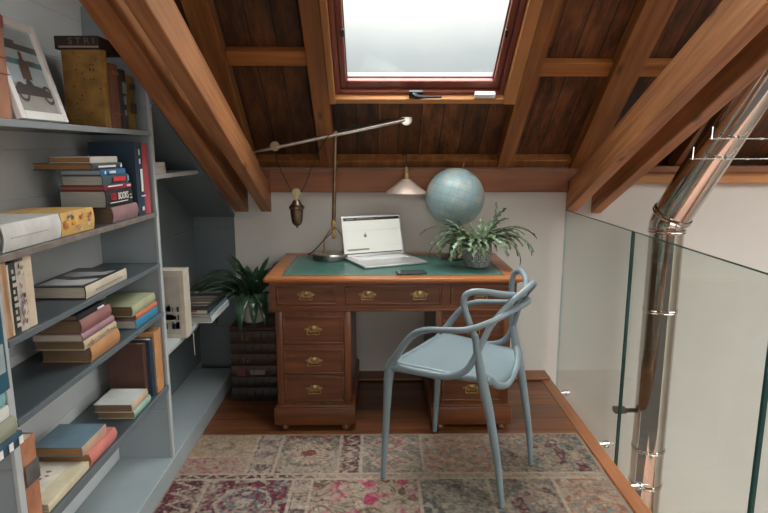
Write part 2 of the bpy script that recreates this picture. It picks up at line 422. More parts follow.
b = B(); ring(b, fx0 + .024, fx1 - .024, fs0 + .024, fs1 - .024, .033, .05, .115, .006, .048); sash = wpart('sash', b, M['sash'])
gx0, gx1, gs0, gs1 = fx0 + .056, fx1 - .056, fs0 + .071, fs1 - .056
b = B(); box(b, gx0, gx1, gs0, gs1, .083, .089); wpart('pane', b, M['pane'])
b = B(); ring(b, gx0, gx1, gs0, gs1, .006, .0775, .0825, 0); wpart('gasket', b, M['black'])
hx = .19
b = B(); box(b, hx - .035, hx + .035, fs0 + .004, fs0 + .045, .004, .022, .005); tube(b, [(hx - .01, fs0 + .028, .012), (hx, fs0 + .028, -.006), (hx + .03, fs0 + .028, -.012), (hx + .13, fs0 + .026, -.010)], [.016, .014, .009, .006], 8, 4)
wpart('window_handle', b, M['black'], smooth=True)
b = B(); box(b, .487, .592, fs0 + .006, fs0 + .036, -.004, .0222, .006); wpart('vent_sensor', b, M['whitepl'], smooth=True)
b = B()
for q in (.35, .72):
    for xx in (gx0 - .004, gx1 + .004): box(b, xx - .008, xx + .008, fs0 + q, fs0 + q + .04, .038, .0495, .003)
wpart('catch', b, M['black'])

# twin tie beams, each an object
def beam(name, x0, x1, zb, h, label, slope=24.5, ln=4.0, m='beam'):
    b = B(); box(b, x0, x1, 0, ln, 0, h, .006)
    # vertical plumb cut where it meets the wall
    s = R(slope)
    for v in b.verts:
        if v.co.y < .1: v.co.y += v.co.z * math.tan(s)
    o = obj(name, b, M[m]); o['kind'] = 'structure'; o['label'] = label; o['category'] = 'beam'
    # y of the mesh climbs towards the viewer
    bm = bmesh.new(); bm.from_mesh(o.data)
    ex, ey, ez = Vector((1, 0, 0)), Vector((0, -math.cos(s), math.sin(s))), Vector((0, math.sin(s), math.cos(s)))
    bmesh.ops.transform(bm, matrix=frame((0, WALL_Y - .002, zb), ex, ey, ez), verts=bm.verts[:])
    rot = Matrix.Translation((0, WALL_Y - .002, zb)) @ Matrix.Rotation(-s, 4, 'X')
    bmesh.ops.transform(bm, matrix=rot.inverted(), verts=bm.verts[:])
    bmesh.ops.recalc_face_normals(bm, faces=bm.faces[:])
    bm.to_mesh(o.data); bm.free(); o.matrix_world = rot
    return o
beam('trim_18', -.860, -.778, 1.026, .150, 'outer one of the left twin sloping beams above the bookcase')
beam('trim_19', -.703, -.640, 1.026, .150, 'inner one of the left twin sloping beams, bright on its side', 23.2)
beam('trim_20', 1.132, 1.200, 1.026, .158, 'inner one of the right twin sloping beams, bright on its side')
beam('trim_21', 1.285, 1.348, 1.016, .150, 'outer one of the right twin sloping beams next to the flue')

# painted slope over the recess at the left
b = B(); sl = R(26)
box(b, LEFT_X + .001, -.862, 0, 1.30, 0, .02)
bmesh.ops.transform(b, matrix=frame((0, WALL_Y - .013, .998), (1, 0, 0), (0, -math.cos(sl), math.sin(sl)), (0, math.sin(sl), math.cos(sl))), verts=b.verts[:])
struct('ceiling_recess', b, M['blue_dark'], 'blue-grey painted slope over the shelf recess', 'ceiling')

# ------------------------------------------------------------------ bookcase
FX = -.880; BX = LEFT_X + .002
ST, S2, S3, S4, S5 = 1.464, 1.149, .943, .742, .425
NEAR, RECESS, HIGH, BASE = .703, .566, 1.297, .092
YN, YF = 1.328, 2.338                   # the two uprights
bc = thing('bookcase', 'blue-grey built-in open bookcase along the wall, full of books', 'bookcase', (FX, YF, 0))
def bpart(name, bm, m, parent=bc, **k):
    bmesh.ops.translate(bm, vec=(-FX, -YF, 0), verts=bm.verts[:]); return obj(name, bm, m, parent, **k)
for yc, zt in ((YF, 1.92), (YN, ST - .016)):
    b = B(); box(b, BX, FX - .011, yc - .0105, yc + .0105, BASE, zt); u_ = bpart('side_panel', b, M['case'])
    b = B(); box(b, FX - .0108, FX, yc - .0125, yc + .0125, BASE, zt, .002); bpart('front_edge', b, M['edge'], u_)
def shelf(y0, y1, z, t, lip='shelf_edge', x1=FX, nm='shelf'):
    b = B(); box(b, BX, x1 - .006, y0, y1, z - t, z - .0003); s = bpart(nm, b, M['shelf'])
    b = B(); box(b, x1 - .0058, x1 + .002, y0, y1, z - t - .002, z - .0003, .0015); bpart('front_edge', b, M[lip], s)
shelf(.4, YF - .0128, ST, .016, 'case')
shelf(YN + .0128, YF - .0128, S2, .016, 'shelf_lip')
shelf(YN + .0128, YF - .0128, S3, .015)
shelf(YN + .0128, YF - .0128, S4, .016)
shelf(YN + .0128, YF - .0128, S5, .022)
shelf(.4, YN - .0128, NEAR, .018); shelf(.4, YN - .0128, .371, .018)
b = B(); box(b, BX, FX + .004, .4, 3.384, .0005, BASE - .0005, .004); bpart('plinth', b, M['plinth'])
b = B(); box(b, BX, FX, YF + .0128, 3.40, RECESS - .022, RECESS, .003); bpart('shelf', b, M['edge'])
b = B(); box(b, BX, FX, YF + .0128, 2.90, HIGH - .02, HIGH, .003); bpart('shelf', b, M['edge'])

b = B(); box(b, LEFT_X + .0004, LEFT_X + .0018, YF + .0128, 3.506, BASE, 1.29); bpart('recess_shade_panel', b, M['recess'])  # thin sheet added over the left wall, its dark colour standing in for shade

# ------------------------------------------------------------------ books
def book_mesh_cover(L, W, T, c=.003, gap=.004, bulge=.3):
    """lying flat: spine on +x (x=0), reaches to x=-W; along y 0..L; z 0..T"""
    b = B()
    box(b, -W, -.003, 0, L, 0, c, .0008, 1); box(b, -W, -.003, 0, L, T - c, T, .0008, 1)
    n = 6; d = min(.007, T * bulge * .5)
    P = [(-.003 + d * math.sin(math.pi * k / n), T * k / n) for k in range(n + 1)]
    Q = [(x - c, z) for x, z in P]
    for y0, y1 in ((0, L),):
        r = [[b.verts.new((x, y, min(max(z, c * .0), T))) for x, z in q] for q in (P, Q) for y in (y0, y1)]
        for k in range(n):
            b.faces.new((r[0][k], r[0][k + 1], r[1][k + 1], r[1][k])); b.faces.new((r[2][k], r[3][k], r[3][k + 1], r[2][k + 1]))
            b.faces.new((r[0][k], r[2][k], r[2][k + 1], r[0][k + 1])); b.faces.new((r[1][k], r[1][k + 1], r[3][k + 1], r[3][k]))
    return b
def book_mesh_pages(L, W, T, c=.003, gap=.004):
    b = B(); box(b, -W + gap, -.004, gap, L - gap, c, T - c); return b

UP = Matrix(((1, 0, 0, 0), (0, 0, 1, 0), (0, 1, 0, 0), (0, 0, 0, 1)))   # flat -> upright: thickness along y, length along z
U = .934      # sizes below are in units of 93.4 cm
def book(label, loc, L, W, T, color, pages='paper', upright=False, rz=0., group=None, lean=0., name='book', rough=.55, extra=None, spinecol=None, bulge=.3, var=.12):
    t = thing(name, label, 'book', (loc[0] * U, loc[1] * U, loc[2]), rz, group or GROUP)
    t.scale = (U, U, U); t.rotation_euler = (lean, 0, rz)
    cb, pb = book_mesh_cover(L, W, T, bulge=bulge), book_mesh_pages(L, W, T)
    if upright:
        for q in (cb, pb): bmesh.ops.transform(q, matrix=UP, verts=q.verts[:])
    cv = obj('cover', cb, cloth(color, rough, var), t, smooth=True)
    obj('pages', pb, M[pages if not (upright and pages == 'paper') else 'paper_v'], t)
    if spinecol:
        b = B(); d = min(.007, T * bulge * .5)
        n = 6
        for k in range(n):
            x0, z0 = -.0026 + d * math.sin(math.pi * k / n), T * k / n
            x1, z1 = -.0026 + d * math.sin(math.pi * (k + 1) / n), T * (k + 1) / n
            vs = [b.verts.new(p) for p in ((x0, .001, z0), (x1, .001, z1), (x1, L - .001, z1), (x0, L - .001, z0))]
            b.faces.new(vs)
            vs2 = [b.verts.new((p.co.x - .0003, p.co.y, p.co.z)) for p in vs]; b.faces.new(vs2[::-1])
        if upright: bmesh.ops.transform(b, matrix=UP, verts=b.verts[:])
        obj('spine_label', b, cloth(spinecol, rough, var), cv, smooth=True)
    if extra: extra(t, cv)
    return t

def bars(spec, color, T, upright=False, side='spine'):
    """printed patches: (u0,u1,v0,v1) as fractions along the book and of its thickness, on the spine"""
    def f(t, cv, spec=spec, L=None):
        for (y0, y1, z0, z1) in spec:
            b = B(); box(b, .0038, .0056, y0, y1, z0, z1)
            if upright: bmesh.ops.transform(b, matrix=UP, verts=b.verts[:])
            obj('spine_print', b, color, cv)
    return f
def multi(*fs):
    def f(t, cv):
        for g in fs: g(t, cv)
    return f
def spine_text(s, size, y, z, m, upright=False, sx=1., x=.0056):
    def f(t, cv):
        mx = frame((x, y, z), (0, 1, 0), (0, 0, 1), (1, 0, 0)) if not upright else frame((x, z, y), (0, 0, -1), (0, 1, 0), (1, 0, 0))
        obj('spine_lettering', text_bm(s, size, mx, sx=sx), m, cv)
    return f

X = -.952
E = .0006
# --- top shelf
GROUP = 'books on the top shelf'
Z = ST + E
book('tall salmon cloth book standing at the near end of the top shelf', (X, 1.510, Z), .262, .17, .068, (.42, .20, .12), upright=True, group=None,
     extra=bars([(.225, .255, .008, .06), (.15, .153, .004, .064), (.11, .113, .004, .064)], cloth((.25, .06, .05)), .068, True), bulge=.25)
t = thing('picture_frame', 'white picture frame leaning on the wall with a photo of an old racing car', 'picture frame', (-.890, 1.598, Z))
def pf(name, bm, m, parent=t):
    lean = math.atan2(.075, .26)
    # local: x along the bottom edge (world y), y up the leaning face, z towards the room
    mx = frame((0, 0, 0), Vector((-.02, 1, 0)).normalized(), Vector((-math.sin(lean), 0, math.cos(lean))), Vector((math.cos(lean), 0, math.sin(lean))))
    bmesh.ops.transform(bm, matrix=mx, verts=bm.verts[:]); return obj(name, bm, m, parent)
FWd, FH, fw = .230, .268, .022
b = B(); x0, x1 = -FWd / 2, FWd / 2
box(b, x0, x0 + fw, 0, FH, .0, .016, .002); box(b, x1 - fw, x1, 0, FH, .0, .016, .002); box(b, x0 + fw, x1 - fw, 0, fw, .0, .016, .002); box(b, x0 + fw, x1 - fw, FH - fw, FH, .0, .016, .002)
pf('moulding', b, M['whitepl'])
b = B(); box(b, x0 + fw, x1 - fw, fw, FH - fw, .002, .006); pic = pf('picture', b, cloth((.36, .44, .47), .5))
def pp(nm, col, *rs):
    b = B()
    for i, (a, c, d, e) in enumerate(rs): box(b, x0 + fw + a, x0 + fw + c, fw + d, fw + e, .0061, .0066)
    bmesh.ops.translate(b, vec=(0, 0, 0), verts=b.verts[:])
    return pf(nm, b, cloth(col, .5), pic)
pp('pictured_ground', (.33, .32, .29), (.0, .213, .0, .075))
pp('pictured_shore', (.10, .12, .12), (.0, .213, .165, .182), (.02, .09, .182, .19))
pp('pictured_sea', (.06, .20, .22), (.0, .213, .125, .140))
b = B()
for cx in (.045, .165):
    for k in range(20):
        a0, a1 = 2 * math.pi * k / 20, 2 * math.pi * (k + 1) / 20
        q = [(x0 + fw + cx + rr * math.cos(a), fw + .052 + rr * math.sin(a)) for rr, a in ((.018, a0), (.026, a0), (.026, a1), (.018, a1))]
        b.faces.new([b.verts.new((px, py, .0074)) for px, py in q])
b.faces.new([b.verts.new((x0 + fw + px, fw + py, .0071)) for px, py in [(.012, .045), (.182, .045), (.180, .062), (.150, .070), (.110, .074), (.098, .088), (.082, .088), (.074, .074), (.030, .068), (.012, .06)]])
pf('pictured_racing_car', b, cloth((.045, .035, .03), .5), pic)
b = B()
for q_ in ([(.070, .088), (.112, .088), (.116, .125), (.104, .142), (.084, .142), (.072, .12)], [(.088, .142), (.101, .142), (.103, .158), (.095, .164), (.087, .158)]):
    b.faces.new([b.verts.new((x0 + fw + px, fw + py, .0074)) for px, py in q_])
pf('pictured_driver', b, cloth((.11, .06, .04), .5), pic)
pp('pictured_flag', (.45, .25, .05), (.12, .16, .13, .142))

def cover_marks(m, rects, x_out=0.):
    """small marks on the near (-y) cover of an upright book, rects in (x0,x1,z0,z1)"""
    def f(t, cv):
        b = B()
        for (a, c, d, e) in rects: box(b, a, c, -.0006, .0002, d, e)
        obj('cover_print', b, m, cv)
    return f
def ochre_marks(t, cv):
    b = B(); rnd = random.Random(3)
    for k in range(26):
        a, d = rnd.uniform(-.125, -.01), rnd.uniform(.01, .25)
        s = rnd.uniform(.001, .004)
        vs = [b.verts.new((a + s * rnd.uniform(.6, 1.5) * math.cos(q * 1.05), -.0004, d + s * math.sin(q * 1.05))) for q in range(6)]
        b.faces.new(vs)
    for q in (-.046, -.034): box(b, q, q + .006, -.0006, .0002, .19, .2); box(b, q, q + .005, -.0006, .0002, .16, .166)
    box(b, -.046, -.028, -.0006, .0002, .21, .213)
    obj('wear_pattern', b, cloth((.10, .055, .02)), cv)
book('large worn ochre book on the top shelf, cover turned to the room', (X, 2.115, Z), .262, .138, .045, (.27, .145, .03), upright=True, extra=ochre_marks, pages='paper_dark', var=.4, bulge=.5)
book('reddish-brown book next to the ochre book on the top shelf', (X, 2.166, Z), .225, .14, .075, (.16, .065, .04), upright=True, extra=bars([(.19, .2, .01, .065), (.05, .055, .01, .065)], cloth((.25, .13, .05)), .075, True), pages='paper_dark')
book('dark book with worn silver spine print on the top shelf', (X, 2.245, Z), .215, .14, .06, (.03, .028, .03), upright=True, extra=bars([(.13, .17, .012, .045), (.09, .12, .018, .04), (.05, .07, .02, .035)], cloth((.22, .22, .2)), .06, True), pages='paper_dark')
book('dark gold book at the far end of the top shelf', (X, 2.31, Z), .20, .14, .07, (.14, .085, .02), upright=True, extra=bars([(.15, .17, .01, .06), (.06, .10, .01, .06)], cloth((.02, .02, .02)), .07, True), pages='paper_dark', var=.5)
def serv(t, cv):
    obj('edge_lettering', text_bm('S T R I', .030, frame((-.062, -.0008, .026), (1, 0, 0), (0, 0, 1), (0, -1, 0)), sx=1.1), cloth((.16, .12, .09)), cv)
    b = B(); box(b, -.14, -.004, -.0016, .0, .0045, .011); obj('pale_stripe', b, cloth((.30, .24, .2)), cv)
t = thing('boxed_book', 'dark brown boxed book lying flat on top of the upright ochre book', 'book', ((X - .002) * U, 2.113 * U, Z + .262 * U + .0006), 0, GROUP); t.scale = (U, U, U)
b = B(); box(b, -.155, -.004, 0, .19, 0, .0445, .003); cv = obj('slipcase', b, cloth((.03, .017, .014)), t); serv(t, cv)

# --- second shelf
GROUP = 'books on the second shelf'
Z = S2 + E
def a1marks(t, cv): pass
book('thick white book lying at the near end of the second shelf', (X, 1.475, Z), .275, .185, .072, (.60, .59, .56), pages='paper_grey', extra=bars([(.03, .20, .033, .0345)], cloth((.35, .35, .34)), .07), bulge=.4, rough=.45)
def orange_art(t, cv):
    rnd = random.Random(5)
    for col, n in (((.55, .17, .05), 5), ((.62, .55, .42), 6), ((.40, .32, .36), 4), ((.55, .24, .02), 4)):
        for k in range(n):
            b = B(); y, z, s = rnd.uniform(.015, .18), rnd.uniform(.01, .062), rnd.uniform(.004, .013)
            b.faces.new([b.verts.new((.0042, y + s * (1 + .3 * math.sin(3 * q + k)) * math.cos(q * .7), z + .6 * s * math.sin(q * .7))) for q in range(9)])
            obj('printed_figure', b, cloth(col), cv)
book('yellow-orange illustrated book lying beside the thick white one', (X, 1.757, Z), .205, .20, .072, (.60, .37, .12), pages='paper_brown', extra=orange_art, bulge=.12)
zz = Z
st = 'horizontal stack on the second shelf'
def stk(label, y0, L, W, T, col, x=X, **k):
    global zz
    o = book(label, (x, y0, zz), L, W, T, col, **k); zz += T * U + E; return o
stk('mauve-pink hardback at the bottom of the stack below the black volume', 2.10, .222, .15, .056, (.26, .15, .155), group=None, pages='paper_dark', bulge=.6)
def books1001(t, cv):
    spine_text('1001', .037, .050, .036, M['red_print'], sx=.70, x=.0046)(t, cv)
    spine_text('BOOKS', .036, .130, .036, M['white'], sx=.74, x=.0046)(t, cv)
    bars([(.02, .165, .0155, .018), (.188, .205, .022, .026), (.188, .2, .034, .038)], M['white'], .06)(t, cv)
stk('thick black BOOKS volume with red and white spine lettering in the stack', 2.063, .222, .165, .062, (.018, .017, .02), pages='paper_grey', extra=books1001, bulge=.1)
stk('thin crimson-edged book right above the black BOOKS volume', 2.06, .225, .16, .016, (.28, .02, .06), pages='paper_brown', bulge=.1, extra=bars([(.015, .13, .011, .0155), (.17, .2, .006, .012)], M['white'], .016))
stk('slate book with a red title block in the middle of the stack', 2.05, .212, .145, .036, (.055, .085, .10), pages='paper_grey', bulge=.1, extra=multi(bars([(.07, .17, .012, .028)], M['red_print'], .036), bars([(.185, .2, .01, .03)], cloth((.12, .3, .35)), .036)))
stk('bright blue spined book third from the top of the stack', 2.043, .198, .145, .019, (.03, .17, .36), pages='paper_grey', bulge=.1, extra=bars([(.05, .10, .005, .014), (.015, .022, .005, .014)], M['white'], .019))
stk('dark slate book jutting out with a brown page edge near the stack top', 1.985, .232, .20, .023, (.06, .075, .085), pages='paper_brown', bulge=.1, extra=bars([(.03, .16, .008, .014), (.20, .212, .006, .017)], M['white'], .023))
stk('white spined book on the very top of the second-shelf stack', 1.975, .205, .14, .021, (.52, .50, .46), pages='paper_brown', bulge=.1)
zz = Z
def navy(t, cv):
    spine_text('UNIVERSE', .030, .17, .042, M['white'], True, sx=.0001 + .9) if False else None
    bars([(.24, .262, .02, .028), (.205, .225, .02, .03), (.095, .185, .024, .045), (.075, .08, .02, .06), (.02, .035, .02, .04)], M['white'], .07, True)(t, cv)
book('tall navy book with white spine print standing behind the stack', (X, 2.34, Z), .290, .185, .070, (.02, .045, .075), upright=True, extra=navy, bulge=.12)
book('tall red book standing at the far end of the second shelf', (X, 2.4115, Z), .288, .19, .055, (.42, .065, .085), upright=True, bulge=.12)

# --- third shelf
GROUP = 'books on the third shelf'
Z = S3 + E
book('pale aqua book standing against the near upright on the third shelf', (X, 1.4375, Z), .165, .14, .015, (.40, .55, .55), upright=True, bulge=.1)
book('orange and cream paperback second on the third shelf', (X, 1.453, Z), .196, .13, .027, (.58, .36, .22), upright=True, bulge=.1, extra=bars([(.004, .19, .015, .022)], cloth((.6, .5, .36)), .027, True))
book('dark patterned paperback with white print on the third shelf', (X, 1.481, Z), .192, .13, .036, (.045, .055, .05), upright=True, bulge=.1, extra=bars([(.02 + .018 * k, .03 + .018 * k, .008, .026 - .006 * (k % 3)) for k in range(9)], cloth((.5, .48, .42)), .036, True))
def floral(t, cv):
    rnd = random.Random(8)
    for col in ((.45, .16, .14), (.28, .30, .2), (.25, .22, .25)):
        for k in range(12):
            b = B(); y, z, s = rnd.uniform(.01, .18), rnd.uniform(.005, .03), rnd.uniform(.002, .005)
            b.faces.new([b.verts.new((.0012, z + s * math.cos(q), y + 1.6 * s * math.sin(q))) for q in range(6)])
            obj('printed_flower', b, cloth(col), cv)
book('cream floral paperback fourth on the third shelf', (X, 1.518, Z), .188, .13, .036, (.56, .50, .43), upright=True, bulge=.1, extra=floral)
book('plain cream paperback right of the floral one on the third shelf', (X, 1.555, Z), .200, .13, .036, (.60, .49, .36), upright=True, bulge=.1)
def photo_cover(t, cv):
    b = B(); b2 = B()
    for bb, pts in ((b, [(-.165, .02), (-.02, .02), (-.015, .13), (-.10, .10), (-.165, .12)]), (b2, [(-.165, .17), (-.11, .15), (-.02, .19), (-.02, .27), (-.06, .24), (-.165, .23)])):
        bb.faces.new([bb.verts.new((x, y, .0419)) for x, y in pts])
    obj('cover_picture', b, cloth((.50, .48, .47), .35), cv); obj('cover_picture', b2, cloth((.32, .32, .33), .35), cv)
    bars([(.06, .26, .017, .021)], cloth((.30, .28, .25)), .04)(t, cv)
book('large cream spined picture book lying alone on the third shelf', (X, 1.865, Z), .315, .185, .0415, (.028, .032, .036), spinecol=(.54, .48, .38), pages='paper', rough=.3, bulge=.1, extra=photo_cover)

# --- fourth shelf
GROUP = 'books on the fourth shelf'
Z = S4 + E; zz = Z
stk('thick tan-orange book at the bottom of the faded stack on the fourth shelf', 1.86, .212, .165, .053, (.42, .21, .09), pages='paper_dark', bulge=.25)
def floral2(t, cv):
    rnd = random.Random(18)
    for col in ((.35, .17, .11), (.20, .22, .13)):
        for k in range(16):
            b = B(); y, z, s = rnd.uniform(.01, .225), rnd.uniform(.005, .024), rnd.uniform(.002, .005)
            b.faces.new([b.verts.new((.0046, y + s * math.cos(q), z + s * math.sin(q))) for q in range(6)])
            obj('printed_flower', b, cloth(col), cv)
stk('cream floral bound book second from the bottom of the faded stack', 1.825, .235, .165, .031, (.50, .39, .26), pages='paper_dark', bulge=.2, extra=floral2)
stk('slim mauve book in the middle of the faded stack', 1.815, .228, .165, .026, (.30, .17, .20), pages='paper', bulge=.4)
stk('dusty rose book second from the top of the faded stack', 1.812, .210, .15, .046, (.27, .125, .12), pages='paper_dark', bulge=.3)
stk('small dark book on the very top of the faded stack', 1.80, .185, .12, .020, (.02, .02, .022), pages='paper_dark', bulge=.1, extra=bars([(.12, .165, .006, .013)], M['white'], .02))
zz = Z
stk('blue book at the bottom of the three-book stack on the fourth shelf', 2.228, .225, .16, .034, (.04, .22, .36), pages='paper', bulge=.15)
stk('coral-orange book in the middle of the three-book stack', 2.232, .222, .15, .022, (.56, .17, .09), pages='paper_dark', bulge=.3)
stk('sage green book on top of the three-book stack', 2.20, .232, .165, .042, (.34, .355, .22), pages='paper_dark', bulge=.25)

# --- fifth shelf
GROUP = 'books on the fifth shelf'
Z = S5 + E; zz = Z
book('brown leather book standing with its cover to the room on the fifth shelf', (X - .02, 2.322, Z), .245, .15, .030, (.075, .032, .022), upright=True, pages='paper_brown', bulge=.3)
book('navy book between the brown and the orange ones on the fifth shelf', (X - .005, 2.358, Z), .252, .155, .032, (.025, .045, .07), upright=True, bulge=.3, extra=bars([(.03 + .03 * k, .04 + .03 * k, .008, .024) for k in range(7)], cloth((.08, .12, .16)), .03, True))
book('tall orange-tan book against the far upright on the fifth shelf', (X, 2.397, Z), .272, .16, .078, (.48, .24, .10), upright=True, pages='paper_brown', bulge=.15)
zz = Z
stk('mint green book under the pale book at the far end of the fifth shelf', 2.145, .165, .145, .032, (.27, .42, .33), pages='paper_brown', bulge=.3)
stk('pale grey book with a tan spine lying on the mint green book', 2.132, .155, .15, .034, (.46, .48, .45), pages='paper_dark', spinecol=(.47, .36, .25), bulge=.2)
zz = Z
stk('large illustrated pale yellow book lying lowest on the fifth shelf', 1.545, .24, .18, .026, (.56, .50, .34), pages='paper', bulge=.1,
    extra=lambda t, cv: [obj('cover_picture', (lambda b: (b.faces.new([b.verts.new((x, y, .0266)) for x, y in ((-.165, .01), (-.055, .01), (-.055, .23), (-.165, .23))]), b)[1])(B()), cloth((.62, .58, .50), .5, .2), cv),
                         obj('cover_drawing', (lambda b: ([b.faces.new([b.verts.new((-.11 + dx + r_ * (1 + .5 * math.sin(q * 2.3)) * math.cos(q * .78), .13 + dy + .8 * r_ * math.sin(q * .78), .0269)) for q in range(8)]) for dx, dy, r_ in ((0, 0, .014), (-.02, .02, .012), (.015, -.03, .010), (-.03, -.05, .011), (.012, .045, .009), (-.035, .07, .008), (.02, .02, .007))], b)[1])(B()), cloth((.22, .10, .05), .5, .3), cv)])
def stk2(z):
    global zz
    zz = z
stk2(Z)
stk('coral-pink book under the blue one on the fifth shelf', 1.79, .195, .165, .047, (.50, .17, .14), pages='paper_brown', bulge=.5)
stk('faded blue cloth book with a tan spine lying on the coral-pink book', 1.772, .170, .165, .033, (.11, .175, .22), pages='paper_brown', spinecol=(.44, .31, .22), bulge=.15, x=X - .012)
book('worn terracotta book standing against the near upright on the fifth shelf', (X + .004, 1.4365, Z), .268, .16, .075, (.40, .17, .09), upright=True, bulge=.15, var=.3,
     extra=bars([(.14, .2, .008, .07)], cloth((.10, .09, .085), .5, .4), .08, True))

# --- near bay
GROUP = 'books left of the near upright'
Z = NEAR + E; zz = Z
stk('navy and white patterned book lowest in the pile left of the near upright', 1.19, .205, .19, .036, (.04, .085, .13), x=-.905, bulge=.1, extra=bars([(.02 + .04 * k, .035 + .04 * k, .008, .028) for k in range(5)], M['white'], .036))
stk('sage grey book second in the pile left of the near upright', 1.17, .21, .18, .045, (.27, .28, .21), x=-.910, bulge=.6)
stk('white book third in the pile left of the near upright', 1.20, .175, .16, .03, (.62, .61, .57), x=-.918, bulge=.1)
stk('turquoise patterned book on top of the pile left of the near upright', 1.20, .165, .15, .045, (.22, .47, .48), x=-.922, bulge=.6, extra=bars([(.09, .14, .015, .03)], M['white'], .03))
t = book('tall dark blue book with pale print standing at the near end of the pile', (-.905, 1.30, .703 + (.036 + .045 + .03 + .045) * U + .0036), .46, .19, .07, (.02, .085, .125), upright=True, bulge=.1, extra=bars([(.05, .12, .02, .05), (.2, .3, .02, .05), (.36, .4, .02, .05)], cloth((.3, .36, .38)), .07, True))

# --- recess shelf books
GROUP = 'books in the shelf recess'
Z = RECESS + E
book('slim orange-brown book standing beside the large picture book in the recess', (X - .012, 2.530, Z), .285, .075, .045, (.42, .21, .06), upright=True, bulge=.3)
def bookcase_cover(t, cv):
    rnd = random.Random(4)
    b = B(); box(b, -.122, -.022, -.0008, 0, .02, .30); obj('cover_picture', b, cloth((.42, .40, .35)), cv)
    for row, (z0, z1) in enumerate(((.045, .085), (.09, .125), (.13, .165))):
        for col in ((.03, .035, .035), (.10, .17, .22), (.35, .33, .28)):
            for k in range(5):
                b = B(); x = rnd.uniform(-.118, -.040); box(b, x, x + rnd.uniform(.006, .016), -.0013, -.0007, z0, z0 + (z1 - z0) * rnd.uniform(.6, 1))
                obj('pictured_book', b, cloth(col), cv)
    b = B(); box(b, -.014, -.009, -.001, 0, .004, .32); obj('cover_border', b, cloth((.5, .44, .34)), cv)
    b = B(); tube(b, [(-.003, .07, .01), (.007, .069, -.004), (.0075, .068, -.05), (.0085, .069, -.11)], .0022, 6, 4); obj('ribbon', b, cloth((.42, .40, .34)), cv)
book('large cream picture book with a ribbon, cover showing bookshelves, in the recess', (X + .040, 2.690, Z), .328, .13, .085, (.52, .47, .38), upright=True, bulge=.06, extra=bookcase_cover)
zz = Z
stk('thick white magazine volume at the bottom of the pile in the recess', 2.935, .36, .235, .032, (.52, .54, .53), x=-.862, pages='paper_grey', bulge=.05)
stk('blue-grey magazine second in the pile in the recess', 2.93, .35, .23, .018, (.13, .19, .23), x=-.868, pages='paper', bulge=.05)
def magcover(t, cv):
    for k, (c, y) in enumerate((((.30, .20, .13), .07), ((.38, .33, .26), .13), ((.28, .17, .11), .19), ((.33, .28, .23), .25))):
        b = B(); b.faces.new([b.verts.new(p) for p in ((-.19, y, .0243), (-.03, y + .01, .0243), (-.03, y + .032, .0243), (-.19, y + .022, .0243))])
        obj('cover_picture', b, cloth(c, .5), cv)
    obj('cover_title', (lambda b: (box(b, -.17, -.06, -.0006, 0, .012, .02), b)[1])(B()), cloth((.4, .06, .04)), cv)
stk('black covered magazine on top of the pile in the recess', 2.92, .35, .23, .024, (.022, .022, .024), x=-.874, pages='paper', bulge=.05, rough=.3, extra=magcover)
GROUP = 'booklets on the high recess shelf'
zz = HIGH + E
stk('lower of the two small white booklets on the high recess shelf', 2.535, .13, .12, .026, (.55, .53, .48), bulge=.1)
stk('upper of the two small white booklets on the high recess shelf', 2.54, .12, .115, .022, (.58, .56, .52), bulge=.1)

# --- tower of leather volumes with plant
zz = .0006
vols = [(.078, .258, (.012, .010, .009), 'black volume at the very bottom of the leather stack beside the desk'), (.062, 0.251, (.014, .012, .011), 'dark volume second from the bottom of the leather stack'),
        (.066, 0.251, (.045, .024, .018), 'volume with a faded red and white spine label in the leather stack'), (.068, 0.248, (.040, .018, .010), 'brown volume in the middle of the leather stack beside the desk'),
        (.060, 0.246, (.030, .015, .009), 'dark brown volume third from the top of the leather stack'), (.070, 0.248, (.040, .018, .010), 'gilt marked volume second from the top of the leather stack'),
        (.024, 0.254, (.060, .022, .011), 'thin reddish volume on top of the leather stack under the plant')]
for i, (T, Lg, c, l) in enumerate(vols):
    t = thing('leather_volume', l, 'book', (-.693, 3.105, zz), 0, 'large leather-bound volumes stacked beside the desk')
    # spine faces the camera (-y): rotate flat book by -90
    cb, pb = book_mesh_cover(Lg, .28, T, .004, .006, .5), book_mesh_pages(Lg, .28, T, .004, .006)
    rm = Matrix.Translation((-Lg / 2, 0, 0)) @ Matrix.Rotation(-math.pi / 2, 4, 'Z')
    for q in (cb, pb): bmesh.ops.transform(q, matrix=rm, verts=q.verts[:])
    cv = obj('cover', cb, cloth(c, .45, .3), t, smooth=True); obj('pages', pb, M['paper_dark'], t)
    for x in (-.085, -.045, .0, .045, .085):
        b = B(); tube(b, [(x, -.001, .004), (x, -.0055, T * .5), (x, -.001, T - .004)], .003, 6, 3)
        obj('raised_band', b, cloth(c, .45, .3), cv, smooth=True)
    if i == 2:
        b = B(); box(b, -.095, -.048, -.0075, -.004, .012, T - .012); obj('red_label', b, cloth((.16, .03, .025)), cv)
        b = B(); box(b, -.02, .06, -.0075, -.004, .018, T - .02); obj('pale_label', b, cloth((.20, .17, .15), .6, .4), cv)
    if i in (3, 5):
        b = B(); box(b, -.058, -.052, -.0075, -.004, .02, T - .018); box(b, -.038, -.028, -.0075, -.004, .022, T - .03); obj('gilt_mark', b, cloth((.16, .10, .04)), cv)
    zz += T + E
VOL_TOP = zz

